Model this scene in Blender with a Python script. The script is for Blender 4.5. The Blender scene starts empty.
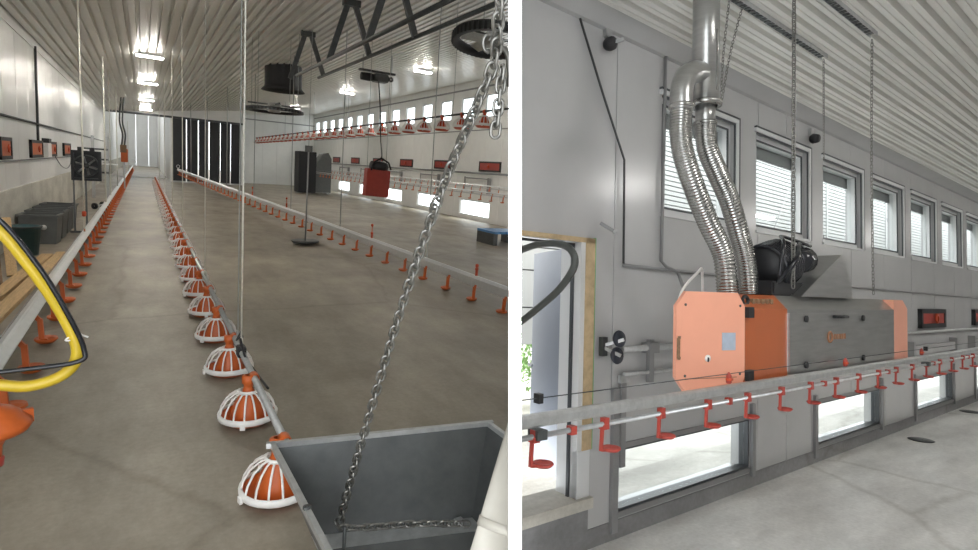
import bpy, bmesh, math, random
from mathutils import Matrix, Vector
random.seed(7)
R = math.radians
sc = bpy.context.scene
C = sc.collection

# ------------------------------------------------------------------ camera
# World frame = the long poultry hall (x across, y along the hall, z up); the lens stands at (0, 0, 1.75).
F_PX, CX, CY = 560.0, 489.0, 258.0
def axes(vp, xv):
    d = Vector((vp[0]-CX, vp[1]-CY, F_PX))
    t = -(F_PX*F_PX+(vp[0]-CX)*(xv-CX))/(vp[1]-CY)
    v = Vector((xv-CX, t, F_PX)).normalized(); d.normalize()
    if v.y > 0: v = -v
    r = d.cross(v)
    if r.x < 0: r = -r
    return Matrix((r, d, v))
BL = axes((143, 151), 200)       # hall axes seen from the lens
BR = axes((1212, 312), 800)      # heater room axes seen from the lens
EYE = Vector((0, 0, 1.75)); EYE_R = Vector((0, 0, 1.6))
ROT = BL @ BR.transposed()
MR = Matrix.Translation(EYE) @ ROT.to_4x4() @ Matrix.Translation(-EYE_R)   # heater room -> world (rigid)
cam = bpy.data.cameras.new('camera'); cam_o = bpy.data.objects.new('camera', cam); C.objects.link(cam_o)
cam.sensor_width = 36; cam.lens = 36*F_PX/978; cam.shift_y = -(275-CY)/978; cam.clip_start = .02
cx_, cy_, cz_ = BL.col[0], BL.col[1], BL.col[2]
M = Matrix((cx_, -cy_, -cz_)).transposed().to_4x4(); M.translation = EYE
cam_o.matrix_world = M
sc.camera = cam_o

# ------------------------------------------------------------------ world, sun, exposure
w = bpy.data.worlds.new('overcast'); sc.world = w; w.use_nodes = True
bg = w.node_tree.nodes['Background']
bg.inputs[0].default_value = (.93, .97, 1.0, 1); bg.inputs[1].default_value = 5.0
sc.view_settings.view_transform = 'Standard'; sc.view_settings.look = 'None'
sc.view_settings.gamma = 1; sc.view_settings.use_curve_mapping = False
sc.view_settings.exposure = 0.0
sc.cycles.max_bounces = 8; sc.cycles.diffuse_bounces = 5; sc.cycles.transparent_max_bounces = 12
sun = bpy.data.lights.new('sun', 'SUN'); sun.energy = 6.0; sun.angle = R(25); sun.color = (1, .96, .9)
sun_o = bpy.data.objects.new('sun', sun); C.objects.link(sun_o)
sun_o.rotation_euler = Vector((-.80, .12, -.58)).to_track_quat('-Z', 'Y').to_euler()
LAMP = 225.0; LAMP_ADDED = 95.0

# ------------------------------------------------------------------ materials
MATS = {}
def mat(name, col, rough=.5, metal=0, var=0, scale=6, bump=0, emit=0, stretch=None, col2=None, bscale=None, spec=.5):
    m = bpy.data.materials.new(name); m.use_nodes = True; MATS[name] = m
    nt = m.node_tree; b = nt.nodes['Principled BSDF']
    b.inputs['Base Color'].default_value = (*col, 1); b.inputs['Roughness'].default_value = rough
    b.inputs['Metallic'].default_value = metal; b.inputs['Specular IOR Level'].default_value = spec
    if emit:
        b.inputs['Emission Color'].default_value = (*col, 1); b.inputs['Emission Strength'].default_value = emit
    if var or bump:
        tc = nt.nodes.new('ShaderNodeTexCoord'); mp = nt.nodes.new('ShaderNodeMapping')
        nt.links.new(tc.outputs['Object'], mp.inputs[0])
        if stretch: mp.inputs['Scale'].default_value = stretch
        n = nt.nodes.new('ShaderNodeTexNoise'); n.inputs['Scale'].default_value = scale; n.inputs['Detail'].default_value = 6
        n.inputs['Roughness'].default_value = .62
        nt.links.new(mp.outputs[0], n.inputs['Vector'])
        if var:
            r = nt.nodes.new('ShaderNodeValToRGB'); c2 = col2 or tuple(c*(1-var) for c in col)
            c1 = col if col2 else tuple(min(1, c*(1+var)) for c in col)
            r.color_ramp.elements[0].position = .32; r.color_ramp.elements[1].position = .68
            r.color_ramp.elements[0].color = (*c2, 1); r.color_ramp.elements[1].color = (*c1, 1)
            nt.links.new(n.outputs[0], r.inputs[0]); nt.links.new(r.outputs[0], b.inputs['Base Color'])
        if bump:
            bp = nt.nodes.new('ShaderNodeBump'); bp.inputs['Strength'].default_value = bump; bp.inputs['Distance'].default_value = .02
            src = n
            if bscale:
                src = nt.nodes.new('ShaderNodeTexNoise'); src.inputs['Scale'].default_value = bscale
                nt.links.new(mp.outputs[0], src.inputs['Vector'])
            nt.links.new(src.outputs[0], bp.inputs['Height']); nt.links.new(bp.outputs[0], b.inputs['Normal'])
    return m
def concrete(name, c1, c2, rough):
    """Trowelled slab: broad clouds, scuffs and fine cracks (wear of the slab itself)."""
    m = mat(name, c1, rough); nt = m.node_tree; b = nt.nodes['Principled BSDF']
    tc = nt.nodes.new('ShaderNodeTexCoord')
    def noise(s, d=8, st=(1, 1, 1), rz=0):
        mp = nt.nodes.new('ShaderNodeMapping'); mp.inputs['Scale'].default_value = st; mp.inputs['Rotation'].default_value = (0, 0, rz)
        n = nt.nodes.new('ShaderNodeTexNoise'); n.inputs['Scale'].default_value = s; n.inputs['Detail'].default_value = d; n.inputs['Roughness'].default_value = .65
        nt.links.new(tc.outputs['Object'], mp.inputs[0]); nt.links.new(mp.outputs[0], n.inputs['Vector']); return n
    def mix(kind, fac, a, bb):
        x = nt.nodes.new('ShaderNodeMix'); x.data_type = 'RGBA'; x.blend_type = kind
        for sock, val in ((x.inputs[0], fac), (x.inputs[6], a), (x.inputs[7], bb)):
            if isinstance(val, (float, int)): sock.default_value = val
            elif isinstance(val, tuple): sock.default_value = (*val, 1)
            else: nt.links.new(val, sock)
        return x.outputs[2]
    def ramp(n, p0, p1, a=(0, 0, 0), bb=(1, 1, 1)):
        r = nt.nodes.new('ShaderNodeValToRGB'); e = r.color_ramp.elements
        e[0].position, e[1].position = p0, p1; e[0].color = (*a, 1); e[1].color = (*bb, 1)
        nt.links.new(n.outputs[0], r.inputs[0]); return r.outputs[0]
    base = mix('MIX', ramp(noise(.55), .38, .62), c2, c1)
    base = mix('MULTIPLY', .55, base, ramp(noise(2.3, 8, (1, .35, 1), .5), .36, .62, (.55, .53, .5), (1.12, 1.12, 1.1)))
    base = mix('MULTIPLY', .5, base, ramp(noise(30, 4), .3, .7, (.75, .74, .72), (1.1, 1.1, 1.1)))
    vo = nt.nodes.new('ShaderNodeTexVoronoi'); vo.feature = 'DISTANCE_TO_EDGE'; vo.inputs['Scale'].default_value = .33
    dn = noise(1.1, 5); ad = nt.nodes.new('ShaderNodeMix'); ad.data_type = 'RGBA'; ad.inputs[0].default_value = .25
    nt.links.new(tc.outputs['Object'], ad.inputs[6]); nt.links.new(dn.outputs['Color'], ad.inputs[7]); nt.links.new(ad.outputs[2], vo.inputs['Vector'])
    base = mix('MULTIPLY', .45, base, ramp(vo, .0, .012, (.55, .52, .48), (1, 1, 1)))
    nt.links.new(base, b.inputs['Base Color'])
    bp = nt.nodes.new('ShaderNodeBump'); bp.inputs['Strength'].default_value = .15; bp.inputs['Distance'].default_value = .01
    nt.links.new(noise(14, 5).outputs[0], bp.inputs['Height']); nt.links.new(bp.outputs[0], b.inputs['Normal'])
    return m
concrete('floor_hall', (.34, .30, .24), (.235, .205, .16), .5)
concrete('floor_heater', (.82, .81, .79), (.72, .72, .71), .42)
concrete('plinth', (.62, .60, .54), (.54, .52, .47), .7)
concrete('yard', (.62, .60, .56), (.5, .49, .46), .8)
mat('white_panel', (.86, .86, .84), .3, 0, .03, 2.5, 0)
mat('grey_panel', (.52, .52, .52), .22, 0, .03, 2.5, 0)
mat('ceiling_steel', (.80, .79, .75), .3, 0, .05, 3, stretch=(1, .1, 1))
mat('divider_white', (.93, .93, .93), .8)
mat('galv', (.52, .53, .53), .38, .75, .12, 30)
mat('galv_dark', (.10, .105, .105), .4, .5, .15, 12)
mat('chain_steel', (.24, .235, .22), .35, .9, .25, 60)
mat('alu', (.66, .67, .68), .35, .6, .06, 20)
mat('rail_white', (.80, .81, .80), .3, 0, .05, 8)
mat('orange', (.56, .115, .02), .42, 0, .08, 14)
mat('orange_deep', (.55, .07, .02), .45, 0, .08, 14)
mat('orange_paint', (.42, .105, .03), .3, 0, .04, 5)
mat('orange_lit', (.82, .38, .26), .28, 0, .03, 5)  # heater orange lightened: reflected doorway light put into the colour
mat('red', (.38, .05, .035), .45, 0, .1, 8)
mat('white_plastic', (.84, .82, .79), .4, 0, .04, 20)
mat('black', (.014, .014, .016), .5, 0, .3, 20)
mat('black_gloss', (.015, .016, .02), .22)
mat('dark_steel', (.07, .075, .075), .45, .4, .2, 15)
mat('door_black', (.018, .02, .024), .5, 0, .2, 3)
mat('grey_plastic', (.12, .125, .122), .5, 0, .08, 8)
mat('teal_plastic', (.03, .075, .085), .5, 0, .1, 8)
mat('wood', (.55, .37, .18), .6, 0, .2, 5, .1, stretch=(14, 1, 14))
mat('wood_dark', (.22, .13, .07), .7, 0, .3, 5, .1, stretch=(14, 1, 14))
mat('yellow', (.66, .47, .03), .35, 0, .05, 10)
mat('rope', (.72, .70, .63), .8, 0, .1, 60)
mat('rope_grey', (.34, .35, .34), .7)
mat('blue', (.09, .26, .52), .45, 0, .08, 8)
mat('cream_pipe', (.56, .53, .47), .45, 0, .05, 8)
mat('frame_white', (.70, .71, .71), .35)
mat('frame_dark', (.05, .055, .06), .4)
mat('stainless', (.40, .40, .39), .28, .85, .1, 4, stretch=(1, 1, 10))
mat('duct', (.40, .40, .385), .25, .95, .1, 20)
mat('conduit', (.28, .28, .28), .5, .2)
mat('leaf_blue', (.26, .285, .33), .4, 0, .03, 3)
mat('foam', (.55, .42, .25), .8, 0, .18, 12, .3)
concrete('plinth_dark', (.30, .30, .305), (.23, .23, .24), .7)
mat('green', (.16, .42, .16), .6, 0, .3, 4)
mat('grass', (.20, .33, .12), .9, 0, .4, 6)
mat('slat', (.42, .43, .42), .5)
mat('slat_gap', (.10, .10, .10), .8)
mat('rubber', (.03, .032, .035), .5)
mat('hose_dark', (.05, .055, .05), .35)
mat('pulley', (.03, .035, .05), .4)
mat('sticker', (.40, .46, .55), .5, 0, .08, 30)
mat('lamp_glow', (1, .95, .86), .5, emit=LAMP)
mat('added_lamp_glow', (1, .98, .95), .5, emit=LAMP_ADDED)
mat('logo_brown', (.30, .14, .07), .5)
def glassmat():
    m = bpy.data.materials.new('pane_glass'); m.use_nodes = True; MATS['pane_glass'] = m
    nt = m.node_tree; nt.nodes.clear()
    o = nt.nodes.new('ShaderNodeOutputMaterial'); t = nt.nodes.new('ShaderNodeBsdfTransparent'); g = nt.nodes.new('ShaderNodeBsdfGlossy')
    g.inputs['Roughness'].default_value = .02; t.inputs[0].default_value = (.93, .95, .95, 1)
    x = nt.nodes.new('ShaderNodeMixShader'); x.inputs[0].default_value = .05
    nt.links.new(t.outputs[0], x.inputs[1]); nt.links.new(g.outputs[0], x.inputs[2]); nt.links.new(x.outputs[0], o.inputs[0])
glassmat()

# ------------------------------------------------------------------ mesh helpers
IN_RIGHT = False
RIGHT = []
def V(*a): return Vector(a if len(a) > 1 else a[0])
class MB:
    def __init__(s): s.v = []; s.f = []; s.smooth = []
    def add(s, vs, fs, smooth=False):
        k = len(s.v); s.v += [tuple(p) for p in vs]
        for f in fs: s.f.append(tuple(k+i for i in f)); s.smooth.append(smooth)
        return s
    def box(s, a, b, mx=None):
        x0, y0, z0 = a; x1, y1, z1 = b
        vs = [(x0,y0,z0),(x1,y0,z0),(x1,y1,z0),(x0,y1,z0),(x0,y0,z1),(x1,y0,z1),(x1,y1,z1),(x0,y1,z1)]
        if mx is not None: vs = [mx @ V(v) for v in vs]
        return s.add(vs, [(0,3,2,1),(4,5,6,7),(0,1,5,4),(1,2,6,5),(2,3,7,6),(3,0,4,7)])
    def bar(s, p, q, wx, wy, up=(0, 0, 1)):
        p, q = V(p), V(q); d = (q-p).normalized(); u = V(up)
        if abs(d.dot(u)) > .98: u = V(1, 0, 0)
        a = d.cross(u).normalized(); b = a.cross(d)
        vs = []
        for c in (p, q):
            for i, j in ((-1,-1),(1,-1),(1,1),(-1,1)): vs.append(c+a*i*wx/2+b*j*wy/2)
        return s.add(vs, [(3,2,1,0),(4,5,6,7),(0,1,5,4),(1,2,6,5),(2,3,7,6),(3,0,4,7)])
    def tube(s, pts, r, n=8, closed=False, caps=True):
        pts = [V(p) for p in pts]; m = len(pts); rings = []
        rr = r if isinstance(r, (list, tuple)) else [r]*m
        ref = None; k = len(s.v)
        for i, p in enumerate(pts):
            if closed: d = pts[(i+1) % m]-pts[i-1]
            else: d = pts[min(i+1, m-1)]-pts[max(i-1, 0)]
            d.normalize()
            if ref is None:
                ref = V(0, 0, 1) if abs(d.z) < .9 else V(1, 0, 0)
            a = (ref-d*ref.dot(d)).normalized(); b = d.cross(a); ref = a
            for j in range(n):
                t = 2*math.pi*j/n; s.v.append(tuple(p+(a*math.cos(t)+b*math.sin(t))*rr[i]))
        for i in range(m if closed else m-1):
            for j in range(n):
                a0 = k+i*n; b0 = k+((i+1) % m)*n
                s.f.append((a0+j, a0+(j+1) % n, b0+(j+1) % n, b0+j)); s.smooth.append(True)
        if caps and not closed:
            s.f.append(tuple(k+j for j in reversed(range(n)))); s.smooth.append(False)
            s.f.append(tuple(k+(m-1)*n+j for j in range(n))); s.smooth.append(False)
        return s
    def lathe(s, prof, n=20, c=(0, 0, 0), axis=None, smooth=True):
        k = len(s.v); c = V(c); rot = None
        if axis is not None: rot = V(0, 0, 1).rotation_difference(V(axis).normalized())
        for r, z in prof:
            for j in range(n):
                t = 2*math.pi*j/n; p = V(r*math.cos(t), r*math.sin(t), z)
                if rot is not None: p = rot @ p
                s.v.append(tuple(c+p))
        for i in range(len(prof)-1):
            for j in range(n):
                s.f.append((k+i*n+j, k+i*n+(j+1) % n, k+(i+1)*n+(j+1) % n, k+(i+1)*n+j)); s.smooth.append(smooth)
        return s
    def disc(s, c, r, axis=(0, 0, 1), h=.01, n=20):
        return s.lathe([(1e-4, 0), (r, 0), (r, h), (1e-4, h)], n, c, axis, False)
    def prism(s, poly, a, b, f=lambda u, v, t: (u, v, t)):
        n = len(poly); vs = [f(u, v, a) for u, v in poly]+[f(u, v, b) for u, v in poly]
        return s.add(vs, [tuple(reversed(range(n))), tuple(range(n, 2*n))]+[(i, (i+1) % n, n+(i+1) % n, n+i) for i in range(n)])
    def mesh(s, name, m):
        me = bpy.data.meshes.new(name); me.from_pydata(s.v, [], s.f)
        me.polygons.foreach_set('use_smooth', s.smooth); me.materials.append(MATS[m]); me.update()
        return me
    def build(s, name, m, parent=None, clip=None, bevel=0):
        me = s.mesh(name, m)
        bm = bmesh.new(); bm.from_mesh(me)
        if bevel:
            bmesh.ops.bevel(bm, geom=bm.edges[:], offset=bevel, segments=2, affect='EDGES', clamp_overlap=True)
        if clip is not None:
            res = bmesh.ops.bisect_plane(bm, geom=bm.verts[:]+bm.edges[:]+bm.faces[:], plane_co=clip[0], plane_no=clip[1], clear_outer=True)
            ed = [e for e in res['geom_cut'] if isinstance(e, bmesh.types.BMEdge)]
            if ed: bmesh.ops.edgenet_fill(bm, edges=ed)
        bmesh.ops.recalc_face_normals(bm, faces=bm.faces[:])
        bm.to_mesh(me); bm.free()
        return put(name, me, parent)
def put(name, me, parent=None):
    o = bpy.data.objects.new(name, me); C.objects.link(o); o.parent = parent
    if parent is None and IN_RIGHT: RIGHT.append(o)
    return o
def empty(name, loc=(0, 0, 0), rz=0, parent=None):
    o = bpy.data.objects.new(name, None); C.objects.link(o); o.location = loc; o.rotation_euler = (0, 0, rz); o.empty_display_size = .1
    o.parent = parent
    if parent is None and IN_RIGHT: RIGHT.append(o)
    return o
def tag(o, label, cat, group=None):
    o['label'] = label; o['category'] = cat
    if group: o['group'] = group
    return o
def struct(o, label=None):
    o['kind'] = 'structure'
    if label: o['label'] = label
    return o
def thing(name, label, cat, loc=(0, 0, 0), rz=0, group=None): return tag(empty(name, loc, rz), label, cat, group)
def nth(k):
    w_ = ['first', 'second', 'third', 'fourth', 'fifth', 'sixth', 'seventh', 'eighth', 'ninth', 'tenth', 'eleventh', 'twelfth']
    return w_[k] if k < 12 else '%d%s' % (k+1, {1: 'st', 2: 'nd', 3: 'rd'}.get((k+1) % 10, 'th') if (k+1)//10 != 1 else 'th')
def bez(p0, p1, p2, p3, n=16):
    out = []
    for i in range(n+1):
        t = i/n; out.append(V(p0)*(1-t)**3+V(p1)*3*t*(1-t)**2+V(p2)*3*t*t*(1-t)+V(p3)*t**3)
    return out
def spline(pts, n=8):
    pts = [V(p) for p in pts]; out = []
    for i in range(len(pts)-1):
        p0 = pts[max(i-1, 0)]; p1 = pts[i]; p2 = pts[i+1]; p3 = pts[min(i+2, len(pts)-1)]
        for k in range(n):
            t = k/n
            out.append(.5*((2*p1)+(p2-p0)*t+(2*p0-5*p1+4*p2-p3)*t*t+(3*p1-p0-3*p2+p3)*t**3))
    return out+[pts[-1]]

# added divider board between the two views: its two faces bound either room
def plane(B, col, eye, side):
    a = B @ V(col-CX, -300, F_PX); b = B @ V(col-CX, 300, F_PX); n = a.cross(b).normalized()
    test = B @ V(col+100-CX, 0, F_PX)
    if n.dot(test)*side < 0: n = -n
    return (eye, n)
CLIP_L = plane(BL, 508.6, EYE, 1)      # hall: everything beyond the divider board's left face is cut away
CLIP_R = plane(BR, 521.4, EYE_R, -1)
def rect_cells(u0, u1, v0, v1, holes):
    us = sorted({u0, u1, *[h for q in holes for h in (q[0], q[1]) if u0 < h < u1]})
    vs = sorted({v0, v1, *[h for q in holes for h in (q[2], q[3]) if v0 < h < v1]})
    for i in range(len(us)-1):
        for j in range(len(vs)-1):
            cu, cv = (us[i]+us[i+1])/2, (vs[j]+vs[j+1])/2
            if not any(h[0] < cu < h[1] and h[2] < cv < h[3] for h in holes): yield us[i], us[i+1], vs[j], vs[j+1]
def panel_wall(root, mname, x0, x1, joints, z0, zt, holes, clip=None, gap=.006, name='wall_panel'):
    """Upright sandwich panels side by side along y, openings left where the windows are; joints show as recessed gaps."""
    bk = MB()
    xm = (x0+x1)/2; inner = x1
    for u0, u1, v0, v1 in rect_cells(joints[0], joints[-1], z0, zt, holes): bk.box((min(x0, xm), u0, v0), (max(x0, xm), u1, v1))
    bk.build('wall_core', mname, root, clip)
    for a, b in zip(joints[:-1], joints[1:]):
        m = MB()
        for u0, u1, v0, v1 in rect_cells(a+gap, b-gap, z0, zt, holes): m.box((min(xm, inner), u0, v0), (max(xm, inner), u1, v1))
        m.build(name, mname, root, clip)

# ================================================================== ADDED BOARD FOR THE WHITE BORDER BETWEEN THE TWO VIEWS
fw = Vector((26, 0, 560)).normalized(); sd = Vector((560, 0, -26)).normalized()
pm = MB(); t_ = .0118
for s_ in (-1, 1):
    for d, y in ((1.1, -1.70), (21, .9), (21, 6.8), (1.1, 5.0)):
        q = fw*d+sd*(s_*t_)+Vector((0, -y, 0)); pm.v.append(tuple(EYE+BL @ q))
pm.f = [(0, 1, 2, 3), (7, 6, 5, 4), (0, 4, 5, 1), (1, 5, 6, 2), (2, 6, 7, 3), (3, 7, 4, 0)]; pm.smooth = [False]*6
struct(pm.build('border_board', 'divider_white'), 'white border between the two views, built as an added thin board')

# ================================================================== HALL: shell
XL, XR, YN, YF = -1.93, 11.2, -.4, 40.0
def zc(x): return 3.87+(x-XL)*.12033
struct(MB().prism([(XL-.2, YN), (XR+.2, YN), (XR+.2, 80), (XL-.2, 80)], -.2, 0).build('floor', 'floor_hall', None, CLIP_L), 'worn grey-brown concrete floor of the long hall')
root = struct(empty('ceiling'), 'ribbed pale steel ceiling of the long hall')
SH = 1.01
for i in range(13):                                   # ribbed steel sheets running down the hall
    m = MB(); xa = XL+i*SH; prof = []
    for k in range(6):
        x = xa+k*SH/6; p = SH/6
        for dx, dz in ((0, .06), (.3, .06), (.36, 0), (.94, 0)): prof.append((x+dx*p, zc(x+dx*p)+dz))
    prof.append((xa+SH, zc(xa+SH)+.06)); ye = YF+.0 if xa < 1.0 else 44.7
    n = len(prof)
    m.add([(x, YN, z) for x, z in prof]+[(x, ye, z) for x, z in prof]+[(x, YN, z+.05) for x, z in prof]+[(x, ye, z+.05) for x, z in prof],
          [(j, j+1, n+j+1, n+j) for j in range(n-1)]+[(2*n+j, 3*n+j, 3*n+j+1, 2*n+j+1) for j in range(n-1)]+[(0, n, 3*n, 2*n), (n-1, 3*n-1, 4*n-1, 2*n-1)])
    m.build('ceiling_sheet', 'ceiling_steel', root, CLIP_L)
MB().prism([(XL, zc(XL)+.09), (XR, zc(XR)+.09), (XR, zc(XR)+.2), (XL, zc(XL)+.2)], YN, YF+.0, lambda u, v, t: (u, t, v)).build('roof_deck', 'white_panel', root, CLIP_L)
# left wall: concrete plinth + tall white panels
wl = struct(empty('wall_left'), 'white panelled side wall on a concrete plinth')
MB().box((XL-.25, YN, 0), (XL+.03, 78, .95)).build('plinth', 'plinth', wl)
jl = [YN+1.25*i for i in range(34)]
panel_wall(wl, 'white_panel', XL-.12, XL, jl, .95, 4.1, [])
MB().box((XL-.12, jl[-1], .95), (XL, 78, 8)).build('wall_panel', 'white_panel', wl)
MB().box((XL, YN, 3.70), (XL+.02, 40, 3.86)).build('ceiling_flashing', 'white_panel', wl)
# right wall with two rows of windows
wr = struct(empty('wall_right'), 'far side wall of the hall with two rows of windows')
UP = [(17.98+1.93*k, 19.03+1.93*k, 3.98, 4.86) for k in range(14)]
LO = [(13.9+4.3*k, 16.3+4.3*k, .14, .78) for k in range(7)]
jr = [13.0+1.15*i for i in range(29)]
panel_wall(wr, 'white_panel', XR+.16, XR, jr, 0, zc(XR)+.1, UP+LO, CLIP_L)
MB().box((XR-.03, 14, 5.12), (XR-.0, 45, 5.18)).build('cornice_strip', 'conduit', wr, CLIP_L)
MB().box((XR-.02, 14, 3.5), (XR-.0, 45, 3.54)).build('cover_strip', 'conduit', wr, CLIP_L)
def window(n_, x, y0, y1, z0, z1, inw, parent=None, fr='frame_white', dark=True, mull=False, clip=None, fw_=.05, dep=.04):
    """Window unit at plane x; inw = +1 when the room lies at larger x."""
    o = struct(empty('window_%d' % n_), None)
    m = MB(); a, b = sorted((x-inw*(dep+.08), x-inw*dep))
    for q in (((a, y0, z0), (b, y1, z0+fw_)), ((a, y0, z1-fw_), (b, y1, z1)), ((a, y0, z0+fw_), (b, y0+fw_, z1-fw_)), ((a, y1-fw_, z0+fw_), (b, y1, z1-fw_))): m.box(*q)
    m.build('window_frame', fr, o, clip)
    if dark:
        m = MB(); e = .014; a2, b2 = sorted((x-inw*.042, x-inw*.03))
        i0, i1, k0, k1 = y0+fw_, y1-fw_, z0+fw_, z1-fw_
        for q in (((a2, i0, k0-e), (b2, i1, k0)), ((a2, i0, k1), (b2, i1, k1+e)), ((a2, i0-e, k0-e), (b2, i0, k1+e)), ((a2, i1, k0-e), (b2, i1+e, k1+e))): m.box(*q)
        m.build('gasket', 'frame_dark', o, clip)
    xm = x-inw*(dep+.04)
    MB().box((xm-.004, y0+fw_, z0+fw_), (xm+.004, y1-fw_, z1-fw_)).build('pane', 'pane_glass', o, clip)
    if mull:
        for k in range(1, 5):
            z = z0+(z1-z0)*k/5; MB().box((x-inw*.11, y0, z-.008), (x-inw*.1, y1, z+.008)).build('glazing_bar', fr, o, clip)
    return o
wn = 0
for y0, y1, z0, z1 in UP:
    wn += 1; window(wn, XR, y0, y1, z0, z1, -1, dark=True, clip=CLIP_L)['label'] = 'high window, %s from the divider in the hall side wall' % nth(wn-1)
for k, (y0, y1, z0, z1) in enumerate(LO):
    if k == 0: continue
    wn += 1; window(wn, XR, y0, y1, z0, z1, -1, dark=False, clip=CLIP_L, mull=False)['label'] = 'low floor-level window, %s from the divider in the hall' % nth(k-1)
# far end
MB().prism([(1.5, zc(1.5)+.11), (XR, zc(XR)+.11), (XR, zc(XR)+.2), (1.5, zc(1.5)+.2)], YF, 44.7, lambda u, v, t: (u, t, v)).build('roof_deck', 'white_panel', root)
wb = struct(empty('wall_back'), 'pale end wall of the hall')
jb = [5.5+1.0*i for i in range(7)]
MB().box((5.45, 44.6, 0), (XR+.2, 44.8, 5.6)).build('wall_core', 'white_panel', wb)
for a, b in zip(jb[:-1], jb[1:]): MB().box((a+.006, 44.55, .0), (b-.006, 44.6, 5.4)).build('wall_panel', 'white_panel', wb)
MB().box((5.45, YF+.1, 0), (5.55, 44.6, 5.2)).build('return_wall', 'white_panel', wb)
MB().box((5.5, 44.48, 4.55), (XR, 44.55, 4.62)).build('rail_strip', 'conduit', wb)
wf = struct(empty('wall_far'), 'white far wall seen through the gap at the end of the hall')
for i in range(5): MB().box((XL+i*1.25+.01, 77.8, 0), (XL+(i+1)*1.25-.01, 78, 8)).build('wall_panel', 'white_panel', wf)
MB().box((1.45, YF+.1, 4.05), (1.55, 78, 8)).build('return_panel', 'white_panel', wf)
MB().box((1.45, YF+.1, 3.95), (5.5, YF+.2, 4.85)).build('header_panel', 'white_panel', wf)
MB().box((XL, YF, 4.0), (1.5, YF+.1, 8)).build('header_panel', 'white_panel', wf)
for ya, yb in ((YF, 54), (60, 68), (72, 78)): MB().box((XL-.1, ya, 8), (1.6, yb, 8.1)).build('roof_baffle', 'white_panel', wf)  # unseen roof strips, added with gaps to set the far wall's brightness
MB().box((1.45, YF+.3, 0), (1.55, 78, 4.05)).build('return_panel', 'white_panel', wf)
lt = MB().box((XL, YF-.1, 3.86), (5.5, YF+.02, 3.98)).build('trim_1', 'frame_dark'); struct(lt, 'dark header across the end of the hall ceiling')
struct(MB().box((XL, 44, -.01), (1.45, 44.25, .04)).build('trim_2', 'plinth'), 'low concrete threshold across the far gap')

# black sliding doors at the end
for k, (xa, xb) in enumerate(((1.55, 2.25), (2.32, 2.9), (2.98, 3.5), (3.58, 4.15), (4.22, 4.75), (4.82, 5.42))):
    d = thing('sliding_door', 'tall black door panel at the hall end, %s from the left' % nth(k), 'door', ((xa+xb)/2, YF+.02, 0), 0, 'black doors at the hall end')
    hw = (xb-xa)/2
    MB().box((-hw, 0, .02), (hw, .05, 3.95)).build('door_leaf', 'door_black', d)
    MB().box((hw, -.02, .02), (hw+.05, .05, 3.95)).build('edge_strip', 'frame_white', d)
    MB().box((-hw, -.03, 0), (hw, .0, .09)).build('kick_plate', 'galv', d)

# ================================================================== HALL: ceiling lights
def hall_lamp(x, y, label, n_):
    z = zc(x)-.10
    o = thing('ceiling_lamp', label, 'lamp', (x, y, z), 0, 'ceiling lamps of the hall')
    MB().box((-.29, -.09, .02), (.29, .09, .08)).build('housing', 'rail_white', o)
    MB().box((-.28, -.08, 0), (.28, .08, .02)).build('diffuser', 'lamp_glow', o)
    MB().bar((-.2, 0, .08), (-.2, 0, .17), .02, .02).bar((.2, 0, .08), (.2, 0, .17), .02, .02).build('bracket', 'galv', o)
for k, y in enumerate((9.8, 16.6, 23.1, 30.6, 37.5)): hall_lamp(.17, y, 'lit ceiling lamp in the middle row, %s in view from the camera' % nth(k-1) if k else 'lit middle-row ceiling lamp right overhead, nearest of all', k)
for k, y in enumerate((17.3, 25.3, 35.5)): hall_lamp(7.75, y, 'lit ceiling lamp towards the window wall, %s from the camera' % nth(k), k)

# ================================================================== FEED PANS
def pan_meshes(rib=16, seg=24):
    d = MB().lathe([(1e-3, .0), (.11, .0), (.148, .03), (.152, .055), (.146, .055), (.142, .034), (.105, .012), (1e-3, .012)], seg).mesh('pan', 'orange')
    r = MB().lathe([(.150, .028), (.166, .036), (.168, .062), (.158, .070), (.150, .064)], seg).mesh('rim', 'white_plastic')
    g = MB()
    for k in range(rib):
        t = 2*math.pi*k/rib; c, s = math.cos(t), math.sin(t)
        g.tube([(c*q, s*q, z) for q, z in ((.156, .066), (.146, .105), (.118, .152), (.078, .182), (.05, .19))], .0055, 5, caps=False)
    g.lathe([(.046, .182), (.056, .184), (.056, .198), (.046, .2)], 16)
    for t in (R(200), R(80), R(320)):
        c, s = math.cos(t), math.sin(t); mx = Matrix.Translation((c*.166, s*.166, .02)) @ Matrix.Rotation(t, 4, 'Z')
        g.box((-.006, -.014, 0), (.008, .014, .03), mx)
    g = g.mesh('grill', 'white_plastic')
    c = MB().lathe([(.098, .02), (.094, .06), (.076, .12), (.05, .165), (.034, .19), (.026, .215), (.027, .235), (.036, .242), (.036, .285), (.018, .29)], 18).mesh('feed_cone', 'orange')
    return d, r, g, c
PD, PR, PG, PC = pan_meshes()
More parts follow.
